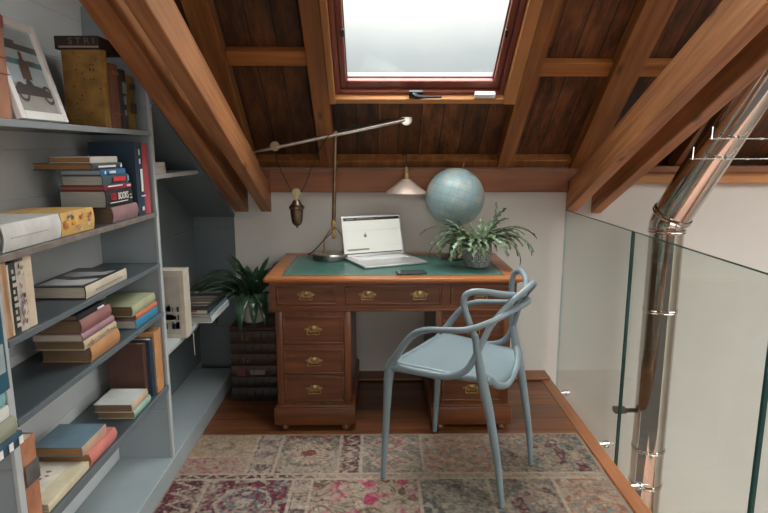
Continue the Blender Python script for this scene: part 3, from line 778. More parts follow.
# ------------------------------------------------------------------ desk
DX, DY = .0735, 2.746
desk = thing('pedestal_desk', 'mahogany pedestal writing desk with green leather top and brass handles', 'desk', (DX, DY, 0))
W2 = .627; DD = .715; TOP = .785
b = B()
bw = .074
box(b, -W2, W2, 0, bw, TOP - .02, TOP, .006, 3); box(b, -W2, W2, DD - bw, DD, TOP - .02, TOP, .006, 3)
box(b, -W2, -W2 + bw + .002, bw - .006, DD - bw + .006, TOP - .0199, TOP - .0001, .005, 3); box(b, W2 - bw - .002, W2, bw - .006, DD - bw + .006, TOP - .0199, TOP - .0001, .005, 3)
box(b, -W2 + bw, W2 - bw, bw, DD - bw, TOP - .018, TOP - .003)
box(b, -W2 + .014, W2 - .014, .014, DD - .014, TOP - .0265, TOP - .0202, .003)
dt = obj('desktop', b, M['desk_top'], desk, smooth=True)
b = B(); box(b, -W2 + bw + .003, W2 - bw - .003, bw + .001, DD - bw - .001, TOP - .0028, TOP + .0002); lt = obj('leather_inlay', b, M['leather'], desk)
b = B()
gx, gy0, gy1 = W2 - bw - .022, bw + .02, DD - bw - .02
for (a0, a1, c0, c1) in ((-gx, gx, gy0, gy0 + .005), (-gx, gx, gy1 - .005, gy1), (-gx, -gx + .005, gy0 + .005, gy1 - .005), (gx - .005, gx, gy0 + .005, gy1 - .005)):
    box(b, a0, a1, c0, c1, TOP + .0001, TOP + .0005)
obj('gilt_border', b, M['gilt'], lt)
b = B()
FXW = .600; FY = .018
box(b, -FXW, FXW, FY + .012, DD - .02, .628, TOP - .027)                       # frieze box
box(b, -FXW, FXW, FY, FY + .0125, TOP - .040, TOP - .027); box(b, -FXW, FXW, FY, FY + .0125, .628, .648)
for x0, x1 in ((-FXW, -.572), (-.277, -.236), (.236, .277), (.572, FXW)): box(b, x0, x1, FY, FY + .0125, .648, TOP - .040)
box(b, -FXW - .004, FXW + .004, FY - .005, DD - .018, .617, .6278, .003)       # moulding under the frieze
carc = obj('frieze', b, M['desk'], desk, smooth=True)

def handle(parent, x, z, y, s=1., keyhole=False, m='brass'):
    b = B()
    n = 14
    # pierced, lobed backplate
    pts = [(.038 * math.cos(a) * (1 + .16 * math.cos(4 * a)), .017 * math.sin(a) * (1 + .18 * math.cos(6 * a)) + .003) for a in [2 * math.pi * k / 28 for k in range(28)]]
    f0 = [b.verts.new((x + p * s, y, z + q * s)) for p, q in pts]; f1 = [b.verts.new((x + p * s, y - .0022, z + q * s)) for p, q in pts]
    b.faces.new(f1)
    for k in range(28): b.faces.new((f0[k], f0[(k + 1) % 28], f1[(k + 1) % 28], f1[k]))
    mxr = Matrix.Translation((x, y - .002, z + .008 * s)) @ Matrix.Rotation(math.pi / 2, 4, 'X')
    lathe(b, [(.014 * s, 0), (.013 * s, .003), (.008 * s, .006), (0, .007)], 14, mx=mxr)
    for sx in (-1, 1):
        lathe(b, [(.005 * s, 0), (.005 * s, .006), (.003 * s, .011), (0, .012)], 10, mx=Matrix.Translation((x + sx * .027 * s, y - .002, z + .002 * s)) @ Matrix.Rotation(math.pi / 2, 4, 'X'))
    tube(b, [(x - .027 * s, y - .010, z + .003 * s), (x - .030 * s, y - .012, z - .012 * s), (x - .026 * s, y - .013, z - .020 * s), (x, y - .013, z - .019 * s), (x + .026 * s, y - .013, z - .020 * s), (x + .030 * s, y - .012, z - .012 * s), (x + .027 * s, y - .010, z + .003 * s)], .0026 * s, 8, 4)
    return obj('handle', b, M[m], parent, smooth=True)
def drawer(x0, x1, z0, z1, hs, keyhole=None):
    b = B(); y = FY
    box(b, x0 + .0015, x1 - .0015, y + .003, y + .30, z0 + .0015, z1 - .0015)
    # raised beading round the front
    e = .012
    box(b, x0 + .0015, x1 - .0015, y - .001, y + .004, z0 + .0015, z0 + e, .002); box(b, x0 + .0015, x1 - .0015, y - .001, y + .004, z1 - e, z1 - .0015, .002)
    box(b, x0 + .0015, x0 + e, y - .001, y + .004, z0 + e, z1 - e, .002); box(b, x1 - e, x1 - .0015, y - .001, y + .004, z0 + e, z1 - e, .002)
    d = obj('drawer', b, M['desk'], desk, smooth=True)
    for hx in hs: handle(d, hx, (z0 + z1) / 2 + .002, y + .003)
    if keyhole:
        b = B(); lathe(b, [(.006, 0), (.0055, .002), (0, .002)], 12, mx=Matrix.Translation((keyhole, y + .003, z1 - .030)) @ Matrix.Rotation(math.pi / 2, 4, 'X')); obj('escutcheon', b, M['brass'], d)
    return d
drawer(-.572, -.277, .648, TOP - .040, [-.4245])
drawer(-.236, .236, .648, TOP - .040, [-.126, .126], 0.)
drawer(.277, .572, .648, TOP - .040, [.4245])
for px0, px1 in ((-.578, -.208), (.208, .578)):
    b = B()
    box(b, px0, px1, FY + .314, DD - .03, .03, .6165); 
    box(b, px0, px0 + .018, FY + .012, FY + .314, .03, .6165); box(b, px1 - .018, px1, FY + .012, FY + .314, .03, .6165)
    dz = [(.146, .282), (.292, .428), (.448, .594)]
    box(b, px0, px0 + .034, FY, FY + .013, .131, .6165, .002); box(b, px1 - .034, px1, FY, FY + .013, .131, .6165, .002)
    for z0, z1 in ((.131, .146), (.282, .292), (.428, .448), (.594, .6165)): box(b, px0 + .034, px1 - .034, FY, FY + .0129, z0, z1)
    ped = obj('pedestal', b, M['desk_v'], desk, smooth=True)
    b = B(); box(b, px0 - .018, px1 + .018, FY - .018, DD - .015, .030, .122, .004); box(b, px0 - .010, px1 + .010, FY - .010, DD - .02, .122, .131, .004); obj('plinth', b, M['desk'], ped, smooth=True)
    for fx in (px0 + .03, px1 - .03):
        for fy in (FY + .010, DD - .07):
            b = B(); lathe(b, [(0, .0005), (.016, .0005), (.024, .008), (.024, .018), (.017, .0299), (0, .0299)], 18, (fx, fy, 0)); obj('bun_foot', b, M['desk_v'], ped, smooth=True)
    for z0, z1 in dz: drawer(px0 + .034, px1 - .034, z0, z1, [(px0 + px1) / 2])
DT = TOP + .0008

# ------------------------------------------------------------------ laptop
ang = R(24)
lap = thing('laptop', 'open silver laptop on the green leather showing a pale web page', 'laptop', (-.186, 3.222, DT), ang)
LW, LD = .372, .285
b = B(); box(b, 0, LW, -LD, 0, .0012, .0145, .004, 2); obj('base', b, M['silver'], lap, smooth=True)
kb = lap.children[0]
b = B(); box(b, .03, LW - .03, -.125, -.02, .0146, .0152); obj('keyboard_well', b, M['keys'], kb)
b = B()
for r_ in range(6):
    n = 14
    for k in range(n):
        if r_ == 0 and 3 < k < 9: continue
        x = .033 + k * (LW - .066) / n; y = -.122 + r_ * .0168
        box(b, x, x + (LW - .066) / n - .003, y, y + .0138, .0153, .0163)
obj('keys', b, M['whitepl'], kb)
b = B(); box(b, .12, LW - .12, -.235, -.14, .0146, .0150); obj('trackpad', b, M['silver'], kb)
ln = R(14)
lidm = frame((0, .003, .0115), (1, 0, 0), (0, math.sin(ln), math.cos(ln)), (0, -math.cos(ln), math.sin(ln)))
def lid(name, bm, m, parent=None):
    bmesh.ops.transform(bm, matrix=lidm, verts=bm.verts[:]); return obj(name, bm, m, parent or lap, smooth=False)
LH = .234
b = B(); box(b, 0, LW, 0, LH, -.007, 0, .003); ld = lid('lid', b, M['silver'])
b = B(); box(b, .010, LW - .010, .014, LH - .008, .0001, .0006); sc = lid('screen', b, M['screen'], ld)
def s_(name, m, *rs):
    b = B()
    for (x0, x1, y0, y1) in rs: box(b, x0, x1, y0, y1, .0007, .0010)
    lid(name, b, m, ld)
s_('browser_bar', M['screen_dark'], (.012, LW - .012, LH - .028, LH - .011))
s_('browser_tabs', cloth((.3, .3, .3), .4), (.03, .075, LH - .024, LH - .015), (.09, .20, LH - .022, LH - .017))
s_('page_rules', cloth((.55, .56, .5), .4), (.012, LW - .012, LH - .086, LH - .0845), (.012, LW - .012, .058, .0588))
s_('page_caption', M['screen_grey'], (.02, .155, .036, .046))
s_('task_bar', M['screen_dark'], (.012, LW - .012, .0155, .0215))
b = B(); q = [(.137 + .0085 * math.cos(a) * (1 + .12 * math.cos(2 * a)), .118 + .010 * math.sin(a)) for a in [2 * math.pi * k / 20 for k in range(20)]]
b.faces.new([b.verts.new((x, y, .0011)) for x, y in q]); b.faces.new([b.verts.new((x, y, .0011)) for x, y in ((.135, .13), (.139, .128), (.142, .135), (.138, .136))]); lid('page_emblem', b, M['screen_grey'], ld)

# phone
ph = thing('smartphone', 'black smartphone lying flat on the desk in front of the laptop', 'phone', (.165, 2.868, DT), R(6))
b = B(); box(b, -.075, .075, -.037, .037, .0005, .0085, .004, 3); obj('phone_body', b, M['black'], ph, smooth=True)
b = B(); box(b, -.070, .070, -.033, .033, .0086, .009); obj('phone_screen', b, mat('phone_glass', (.02, .025, .03), .05), ph)

# ------------------------------------------------------------------ pulley lamp
LXb, LYb = -.268, 3.27
lamp = thing('pulley_lamp', 'industrial brass counterweight desk lamp with long arm and conical shade', 'lamp', (LXb, LYb, DT))
def lp(name, bm, m, parent=None, smooth=True):
    bmesh.ops.translate(bm, vec=(-LXb, -LYb, -DT), verts=bm.verts[:]); return obj(name, bm, m, parent or lamp, smooth)
b = B(); lathe(b, [(0, .0006), (.100, .0006), (.103, .004), (.103, .026), (.098, .031), (0, .031)], 48, (LXb, LYb, DT)); lp('base', b, M['darksteel'])
b = B(); lathe(b, [(0, .0312), (.094, .0312), (.092, .0332), (0, .0335)], 48, (LXb, LYb, DT)); lp('base_top', b, M['lampmetal'])
zb = DT + .033; PZ = 1.487; px_ = -.250; pt_ = -.231
b = B(); tube(b, [(px_, LYb, .985), (pt_, LYb, PZ)], .0105, 14); lp('pole', b, M['bronze'])
b = B(); box(b, px_ - .013, px_ + .013, LYb - .012, LYb + .012, .955, 1.005, .004); tube(b, [(px_, LYb - .018, .975), (px_, LYb + .018, .975)], .007, 10); tube(b, [(px_, LYb - .02, .93), (px_, LYb + .02, .93)], .009, 10); box(b, px_ - .010, px_ + .010, LYb - .009, LYb + .009, .90, .956, .003); lp('joint', b, M['brass'])
for sx, yy in ((-1, -.01), (1, .012)):
    b = B(); tube(b, [(px_ + sx * .006, LYb + yy, .965), (px_ + sx * .030, LYb + yy, .935), (px_ + sx * .052, LYb + yy, .895), (px_ + sx * .054, LYb + yy, zb)], .0095, 10, 5, flat=(1.2, .55))
    lathe(b, [(.009, 0), (.011, .004), (.006, .012), (0, .012)], 12, (px_ + sx * .054, LYb + yy, zb - .001))
    for q in (.945, .905): tube(b, [(px_ + sx * (.025 if q > .92 else .05), LYb + yy - .012, q), (px_ + sx * (.025 if q > .92 else .05), LYb + yy + .012, q)], .005, 8)
    lp('stay', b, M['brass'])
al, ar = (-.690, LYb, 1.380), (.147, LYb, 1.556)
b = B(); tube(b, [al, (-.60, LYb, 1.399), ar], [.0055, .0105, .0150], 12); lathe(b, [(0, -.012), (.009, -.008), (.009, .0), (.004, .006), (0, .006)], 10, al); lp('arm', b, M['lampmetal'])
b = B(); tube(b, [(pt_, LYb - .012, PZ), (pt_, LYb + .012, PZ)], .011, 12); box(b, pt_ - .010, pt_ + .010, LYb - .011, LYb + .011, PZ - .028, PZ - .004, .003); lp('pivot', b, M['bronze'])
M['bone'] = mat('pale_turned_wood', (.42, .33, .19), .5, var=.2)
def pulley(c, r, nm, m='bone'):
    b = B(); lathe(b, [(0, -.009), (r * .5, -.010), (r, -.008), (r, -.004), (r * .82, -.001), (r * .82, .001), (r, .004), (r, .008), (r * .5, .010), (0, .009)], 24, mx=Matrix.Translation(c) @ Matrix.Rotation(math.pi / 2, 4, 'X'))
    return lp(nm, b, M[m])
pulley((.155, LYb, 1.556), .031, 'pulley', 'lampmetal')
pulley((-.565, LYb, 1.413), .026, 'pulley')
pulley((-.455, LYb, 1.158), .025, 'pulley')
b = B(); box(b, -.575, -.555, LYb - .011, LYb + .011, 1.392, 1.43, .004); lp('arm_clip', b, M['bone'])
b = B(); tube(b, [(.166, LYb - .001, 1.545), (.160, LYb, 1.45), (.157, LYb, 1.298)], .0024, 6, 4); lp('shade_cord', b, M['cord'])
b = B(); tube(b, [(.155, LYb, 1.578), (.03, LYb, 1.552), (-.12, LYb - .004, 1.515), (-.231, LYb - .014, 1.495), (-.30, LYb - .008, 1.43), (-.37, LYb, 1.29), (-.405, LYb, 1.20), (-.436, LYb, 1.158), (-.455, LYb, 1.140), (-.475, LYb, 1.160), (-.505, LYb, 1.215), (-.552, LYb, 1.32), (-.575, LYb, 1.41)], .0026, 6, 6); lp('pulley_cord', b, M['cord'])
b = B(); tube(b, [(px_ - .005, LYb - .013, .94), (-.30, LYb - .02, .90), (-.345, LYb - .01, .85), (-.38, LYb + .04, .815), (-.405, LYb + .09, .792), (-.41, LYb + .16, .790)], .0032, 6, 6); lp('power_cord', b, M['cord'])
cx, cz = -.455, 1.02
b = B(); lathe(b, [(0, -.040), (.005, -.038), (.007, -.028), (.018, -.022), (.028, -.008), (.034, .03), (.036, .066), (.043, .070), (.043, .083), (.036, .087), (.026, .100), (.018, .117), (.010, .119), (0, .119)], 32, (cx, LYb, cz - .02)); lp('counterweight', b, M['bronze'])
b = B(); box(b, cx - .009, cx + .009, LYb - .013, LYb - .0105, cz + .097, cz + .150, .002); box(b, cx - .009, cx + .009, LYb + .0105, LYb + .013, cz + .097, cz + .150, .002); box(b, cx - .009, cx + .009, LYb - .0105, LYb + .0105, cz + .0975, cz + .104); lp('pulley_yoke', b, M['bone'])
sx_, sz_ = .157, 1.160
b = B(); lathe(b, [(.112, .0), (.114, -.003), (.1125, .002), (.070, .036), (.034, .064), (.022, .074), (.018, .076)], 48, (sx_, LYb, sz_)); lathe(b, [(.018, .0755), (.034, .062), (.07, .034), (.1115, -.001)], 48, (sx_, LYb, sz_)); lp('lamp_shade', b, M['shade'])
b = B(); lathe(b, [(.0185, .072), (.0195, .078), (.0195, .090), (.0165, .094), (.0165, .110), (.021, .114), (.021, .120), (.012, .128), (.006, .137), (.004, .142), (0, .142)], 24, (sx_, LYb, sz_)); lp('socket', b, M['brass'])
b = B(); lathe(b, [(0, .005), (.020, .012), (.026, .03), (.018, .055), (.014, .071)], 20, (sx_, LYb, sz_)); lp('bulb', b, M['pot_white'])

# ------------------------------------------------------------------ globe
def globe_mat():
    m = bpy.data.materials.new('globe_map'); t, N, Lk, bs = nt(m); bs.inputs['Roughness'].default_value = .38
    tc = N.new('ShaderNodeTexCoord'); n = N.new('ShaderNodeTexNoise'); n.inputs['Scale'].default_value = 11; n.inputs['Detail'].default_value = 8; n.inputs['Roughness'].default_value = .55
    Lk.new(tc.outputs['Object'], n.inputs['Vector'])
    r = N.new('ShaderNodeValToRGB'); el = r.color_ramp.elements
    el[0].position = .0; el[0].color = (.26, .385, .40, 1); el[1].position = .50; el[1].color = (.29, .41, .42, 1)
    for p, c in ((.525, (.36, .44, .42, 1)), (.60, (.40, .45, .41, 1)), (.66, (.35, .42, .38, 1)), (.74, (.42, .44, .38, 1))):
        q = el.new(p); q.color = c
    Lk.new(n.outputs['Fac'], r.inputs[0])
    sp = N.new('ShaderNodeSeparateXYZ'); Lk.new(tc.outputs['Object'], sp.inputs[0])
    def mth(op, a, b_=None):
        k = N.new('ShaderNodeMath'); k.operation = op
        for i, v in enumerate((a, b_)):
            if v is None: continue
            if isinstance(v, (int, float)): k.inputs[i].default_value = v
            else: Lk.new(v, k.inputs[i])
        return k.outputs[0]
    lat = mth('MULTIPLY', mth('ARCSINE', mth('DIVIDE', sp.outputs[2], .1652)), 12 / math.pi)
    lon = mth('MULTIPLY', mth('ARCTAN2', sp.outputs[1], sp.outputs[0]), 12 / math.pi)
    la = mth('LESS_THAN', mth('PINGPONG', lat, .5), .035); lo = mth('LESS_THAN', mth('PINGPONG', lon, .5), .03)
    ln_ = mth('MULTIPLY', mth('MAXIMUM', la, lo), .4)
    mx = N.new('ShaderNodeMixRGB'); mx.inputs[2].default_value = (.10, .16, .17, 1)
    Lk.new(ln_, mx.inputs[0]); Lk.new(r.outputs[0], mx.inputs[1]); Lk.new(mx.outputs[0], bs.inputs['Base Color'])
    return m
gc = Vector((.430, 3.27, 1.133)); gr = .163
gl = thing('globe', 'large pale blue terrestrial globe on a dark foot at the back of the desk', 'globe', (gc.x, gc.y, DT))
b = B(); bmesh.ops.create_uvsphere(b, u_segments=64, v_segments=40, radius=gr); gs = obj('sphere', b, globe_mat(), gl, smooth=True); gs.location = (0, 0, gc.z - DT); gs.rotation_euler = (R(8), R(14), R(40))
b = B(); tube(b, [(.0397, -.0, gc.z - DT + .158), (.0445, -.0, gc.z - DT + .182)], [.004, .003], 10); lathe(b, [(0, 0), (.005, .002), (.005, .006), (0, .008)], 10, (.0445, 0, gc.z - DT + .18)); obj('axis_pin', b, M['brass'], gl, smooth=True)
b = B(); lathe(b, [(0, .0006), (.072, .0006), (.075, .006), (.070, .016), (.045, .022), (.022, .032), (.018, .06), (.026, .09), (.018, .11), (.016, .15), (.026, .175), (.034, gc.z - DT - gr + .006), (0, gc.z - DT - gr + .002)], 32); obj('foot', b, mat('ebonised_wood', (.022, .014, .011), .35), gl, smooth=True)

# ------------------------------------------------------------------ plants
def leaf_blade(b, base, direc, length, width, droop, lift, n=12, fold=.35, twist=0.):
    d = Vector((direc[0], direc[1], 0)).normalized(); side = Vector((-d.y, d.x, 0))
    p = Vector(base); ang_ = lift; rows = []; step = length / n
    for i in range(n + 1):
        t = i / n
        w = width * (math.sin(math.pi * min(1, .12 + t * .9)) ** .8) * (1 if t < .99 else .1)
        tang = d * math.cos(ang_) + Vector((0, 0, math.sin(ang_)))
        nrm = Vector((0, 0, 1)) * math.cos(ang_) - d * math.sin(ang_)
        sd = (side * math.cos(twist * t) + nrm * math.sin(twist * t))
        wav = .12 * w * math.sin(t * 17)
        rows.append([b.verts.new(p + sd * (w * .5) + nrm * (fold * w * .5 + wav)), b.verts.new(p), b.verts.new(p - sd * (w * .5) + nrm * (fold * w * .5 - wav))])
        p = p + tang * step; ang_ -= droop / n * (1 + t)
    for a, c in zip(rows, rows[1:]):
        for k in range(2): b.faces.new((a[k], a[k + 1], c[k + 1], c[k]))

def solid(o, th):
    md = o.modifiers.new('thickness', 'SOLIDIFY'); md.thickness = th; md.offset = 0
    return o

rnd = random.Random(11)
PX, PY = -.712, 3.24
pl = thing('potted_fern', 'dark green plant with strap leaves in a white pot on the leather volumes', 'plant', (PX, PY, VOL_TOP))
b = B(); lathe(b, [(0, .0006), (.058, .0006), (.064, .006), (.076, .13), (.080, .138), (.080, .150), (.073, .150), (.070, .128), (0, .128)], 36); obj('pot', b, M['pot_white'], pl, smooth=True)
b = B(); lathe(b, [(.0695, .1285), (.04, .134), (0, .136)], 24); obj('soil', b, M['soil'], pl, smooth=True)
b = B()
# (azimuth deg, length, width, lift deg, droop rad)
LV = [(4, .36, .045, 68, 1.3), (14, .38, .042, 62, 1.0), (190, .30, .05, 70, 1.4), (230, .26, .05, 82, .5), (160, .2, .05, 80, .6), (270, .24, .05, 78, .9), (320, .27, .05, 66, 1.1), (215, .30, .05, 62, 1.5), (200, .30, .050, 50, 1.2), (215, .33, .052, 42, 1.1), (185, .34, .046, 48, 1.3), (165, .26, .046, 60, .9), (240, .28, .05, 35, 1.7), (262, .30, .052, 40, 2.1), (280, .28, .05, 45, 2.2), (300, .30, .052, 42, 1.9),
      (330, .30, .05, 55, 1.1), (350, .34, .046, 52, 1.0), (10, .36, .042, 58, 1.0), (20, .28, .044, 70, .5), (90, .2, .044, 75, .5), (120, .22, .046, 72, .6), (150, .30, .045, 70, .6), (320, .24, .046, 72, .7), (60, .26, .044, 74, .4), (225, .22, .046, 70, .7), (250, .2, .046, 76, .6), (205, .36, .042, 30, .7), (290, .20, .05, 68, .9), (340, .26, .048, 38, 1.9), (175, .22, .048, 30, 1.2)]
for az, ln_, w, lf, dr in LV:
    a = R(az + rnd.uniform(-6, 6)); dv = (math.cos(a), math.sin(a))
    if dv[1] > 0: ln_ = min(ln_, .19 / max(.25, dv[1] * math.cos(R(lf))))
    leaf_blade(b, (dv[0] * .018, dv[1] * .018, .128), dv, ln_ * (1.22 if dv[1] < .3 else 1), w * 1.15, dr, R(lf), 14)
solid(obj('foliage', b, M['leaf'], pl, smooth=True), .0016)

QX, QY = .520, 3.03
pr = thing('potted_cactus', 'fishbone cactus with zigzag stems in a black and white patterned pot', 'plant', (QX, QY, DT))
def pot_mat():
    m = bpy.data.materials.new('patterned_pot'); t, N, Lk, bs = nt(m); bs.inputs['Roughness'].default_value = .4
    tc = N.new('ShaderNodeTexCoord'); sp = N.new('ShaderNodeSeparateXYZ'); Lk.new(tc.outputs['Object'], sp.inputs[0])
    def mth(op, a, b_=None):
        k = N.new('ShaderNodeMath'); k.operation = op
        for i, v in enumerate((a, b_)):
            if v is None: continue
            if isinstance(v, (int, float)): k.inputs[i].default_value = v
            else: Lk.new(v, k.inputs[i])
        return k.outputs[0]
    u = mth('MULTIPLY', mth('ARCTAN2', sp.outputs[1], sp.outputs[0]), 12 / (2 * math.pi)); v = mth('DIVIDE', sp.outputs[2], .040)
    pu = mth('PINGPONG', u, .5); pv = mth('PINGPONG', v, .5)
    line = mth('MAXIMUM', mth('LESS_THAN', pu, .06), mth('LESS_THAN', pv, .06))
    du = mth('SUBTRACT', pu, .5); dv = mth('SUBTRACT', pv, .5)
    dist = mth('SQRT', mth('ADD', mth('MULTIPLY', du, du), mth('MULTIPLY', dv, dv)))
    pet = mth('LESS_THAN', mth('ABSOLUTE', mth('SUBTRACT', dist, .27)), .09)
    dg = mth('LESS_THAN', mth('ABSOLUTE', mth('SUBTRACT', pu, pv)), .06)
    f = mth('MAXIMUM', line, mth('MAXIMUM', pet, dg))
    mx = N.new('ShaderNodeMixRGB'); mx.inputs[1].default_value = (.018, .02, .022, 1); mx.inputs[2].default_value = (.36, .37, .37, 1)
    Lk.new(f, mx.inputs[0]); Lk.new(mx.outputs[0], bs.inputs['Base Color'])
    return m
b = B(); lathe(b, [(0, .0006), (.052, .0006), (.060, .006), (.074, .05), (.079, .085), (.076, .118), (.072, .122), (.067, .118), (.066, .105), (0, .105)], 40); obj('pot', b, pot_mat(), pr, smooth=True)
b = B(); lathe(b, [(.0655, .1055), (.03, .112), (0, .113)], 20); obj('soil', b, M['soil'], pr, smooth=True)
def zigzag(b, base, az, length, lift, droop, w=.026, n=26, wob=0., seed=0):
    rr = random.Random(seed); a = az; p = Vector(base); ang_ = lift; step = length / n; rows = []
    tw = rr.uniform(-.35, .35)
    for i in range(n + 1):
        t = i / n
        d = Vector((math.cos(a), math.sin(a), 0)); side = Vector((-d.y, d.x, 0))
        tang = d * math.cos(ang_) + Vector((0, 0, math.sin(ang_))); nrm = Vector((0, 0, 1)) * math.cos(ang_) - d * math.sin(ang_)
        sd = side * math.cos(tw * t * 2) + nrm * math.sin(tw * t * 2)
        env = w * (.45 + .55 * math.sin(math.pi * min(1, t * 1.1 + .1))) * (1 if t < .97 else .3)
        l = env * (.62 if i % 4 < 2 else .20); r_ = env * (.62 if (i + 2) % 4 < 2 else .20)
        rows.append([b.verts.new(p + sd * l + nrm * .003), b.verts.new(p), b.verts.new(p - sd * r_ + nrm * .003)])
        p = p + tang * step; ang_ -= droop / n * (.6 + .9 * t); a += wob / n
    for x, y in zip(rows, rows[1:]):
        for k in range(2): b.faces.new((x[k], x[k + 1], y[k + 1], y[k]))
b = B()
CS = [(180, .30, 42, 2.3), (195, .26, 55, 2.3), (210, .30, 48, 2.6), (225, .24, 40, 2.4), (170, .22, 65, 1.9), (188, .33, 58, 1.9), (240, .20, 55, 2.2), (265, .20, 62, 2.4), (255, .23, 45, 2.6),
      (0, .30, 50, 2.2), (350, .31, 44, 2.0), (340, .33, 50, 2.3), (10, .30, 58, 1.7), (325, .30, 42, 2.5), (315, .24, 60, 2.2), (300, .22, 50, 2.5), (355, .26, 62, 1.8), (30, .24, 66, 1.2), (345, .33, 56, 1.9), (5, .32, 40, 1.9), (285, .2, 64, 2.1),
      (60, .16, 76, .5), (100, .15, 78, .5), (140, .16, 74, .8), (15, .26, 72, .9), (330, .2, 76, .9), (160, .20, 70, 1.4), (200, .2, 72, 1.6)]
CS += [(az + 11, ln_ * rnd.uniform(.62, .9), lf + rnd.uniform(-8, 10), dr + rnd.uniform(-.3, .3)) for az, ln_, lf, dr in CS[:24]]
for i, (az, ln_, lf, dr) in enumerate(CS):
    a = R(az + rnd.uniform(-7, 7))
    zigzag(b, (.03 * math.cos(a), .03 * math.sin(a), .106), a, ln_, R(lf), dr, .036 + .010 * rnd.random(), max(14, int(ln_ / .0085)), rnd.uniform(-.5, .5), i)
# two curling stems
zigzag(b, (.02, 0, .106), R(8), .26, R(52), -.5, .028, 30, 1.2, 91)
zigzag(b, (-.03, 0, .106), R(176), .28, R(66), 1.6, .016, 28, -1.4, 92)
solid(obj('foliage', b, M['cactus'], pr, smooth=False), .0022)

# ------------------------------------------------------------------ armchair
CO = Vector((.359, 2.373, 0)); fz = Vector((-.848, .53, 0)).normalized()
chair = thing('armchair', 'grey-blue moulded plastic armchair with interlaced open back at the desk', 'chair', CO, math.atan2(fz.y, fz.x))
# chair local: +x forward, +y to its left; q(f, r, z): r>0 is its far side as seen from the camera
def q(f, r, z): return (f, -r, z)
Z0 = .0145
RS = .0115
for s in (-1, 1):
    b = B(); tube(b, [q(.247, s * .245, Z0), q(.238, s * .243, .2), q(.228, s * .241, .40), q(.224, s * .240, .47), q(.217, s * .240, .515)], [.011, .014, .0175, .021, .021], 14, 5); obj('front_leg', b, M['chair'], chair, smooth=True)
    b = B(); tube(b, [q(-.262, s * .184, Z0), q(-.238, s * .19, .2), q(-.200, s * .196, .40), q(-.175, s * .199, .50), q(-.150, s * .202, .62), q(-.138, s * .204, .70)], [.011, .0145, .0185, .020, .0155, .0125], 14, 5); obj('rear_leg', b, M['chair'], chair, smooth=True)
def mirror(pts): return pts + [(f, -r, z) for f, r, z in pts[-2::-1]]
def loop(name, half, rads):
    P = mirror(half); rr = rads + rads[-2::-1]
    b = B(); tube(b, [q(*p) for p in P], rr, 12, 7); return obj(name, b, M['chair'], chair, smooth=True)
# arm loop: front corners -> arms -> across the back
loop('arm_loop', [(.224, -.240, .510), (.180, -.243, .578), (.136, -.246, .640), (.092, -.247, .683), (.035, -.248, .705), (-.03, -.248, .715), (-.115, -.240, .728), (-.19, -.190, .756), (-.242, -.10, .786), (-.262, 0, .795)], [.018, .016, .0145, .0135, .0125, .012, .012, .0118, .0118, .0118])
# tall loop: rear legs -> high rounded lobes -> dip in the middle
LA = [(-.140, -.204, .68), (-.112, -.207, .75), (-.090, -.205, .808), (-.090, -.201, .845), (-.116, -.188, .863), (-.156, -.163, .863), (-.208, -.115, .850), (-.242, -.055, .838), (-.250, 0, .832)]
LB = [(-.240, .06, .842), (-.222, .125, .858), (-.185, .185, .878), (-.156, .212, .878), (-.136, .219, .858), (-.130, .217, .815), (-.132, .211, .75), (-.140, .204, .68)]
b = B(); tube(b, [q(*p) for p in LA + LB], .0125, 12, 7); obj('back_loop', b, M['chair'], chair, smooth=True)
# low loop: along the seat edge, rising into the tip of the back
loop('seat_loop', [(.222, -.240, .518), (.16, -.236, .518), (.06, -.230, .517), (-.04, -.225, .523), (-.11, -.216, .560), (-.150, -.20, .640), (-.185, -.165, .735), (-.232, -.11, .812), (-.275, -.05, .862), (-.288, 0, .880)], [.018, .016, .015, .0145, .0135, .0125, .0115, .0115, .0115, .0115])
# seat shell
b = B(); nu, nv = 22, 20; top = []
for i in range(nu + 1):
    u = i / nu; f = .216 - .409 * u; row = []
    hw = .238 - .045 * u - (.008 * max(0, (u - .8) / .2) ** 2)
    for k in range(nv + 1):
        v = -1 + 2 * k / nv
        z = .540 - .016 * (1 - v * v) * math.sin(math.pi * min(1, u * 1.1)) - .012 * u
        z -= .016 * max(0, (.08 - u) / .08) ** 2
        rise = max(0, (u - .72) / .28)
        z += rise ** 1.6 * (.012 * abs(v) ** 2.5 - .062 * (1 - v * v))
        row.append(b.verts.new(q(f - .01 * (1 - v * v) * (u > .9), v * hw, z)))
    top.append(row)
for a, c in zip(top, top[1:]):
    for k in range(nv): b.faces.new((a[k], a[k + 1], c[k + 1], c[k]))
st_ = obj('seat', b, M['chair'], chair, smooth=True); md = st_.modifiers.new('thickness', 'SOLIDIFY'); md.thickness = .022; md.offset = 1 if False else -1
# rolled front edge and rear lip of the shell
b = B(); tube(b, [q(.222, -.235, .514), q(.220, -.1, .514), q(.219, 0, .513), q(.220, .1, .514), q(.222, .235, .514)], .015, 10, 5); obj('front_rail', b, M['chair'], chair, smooth=True)
b = B(); tube(b, [q(-.168, -.196, .545), q(-.186, -.165, .520), q(-.198, -.11, .478), q(-.203, 0, .448), q(-.198, .11, .478), q(-.186, .165, .520), q(-.168, .196, .545)], [.013, .015, .015, .014, .015, .015, .013], 12, 5); obj('rear_lip', b, M['chair'], chair, smooth=True)
b = B()
for f, r, in ((.247, .245), (-.262, .184)):
    for s in (-1, 1): lathe(b, [(0, -.0035), (.010, -.0035), (.011, .0), (.0105, .004), (0, .004)], 14, q(f, s * r, Z0))
obj('glide', b, M['black'], chair, smooth=True)

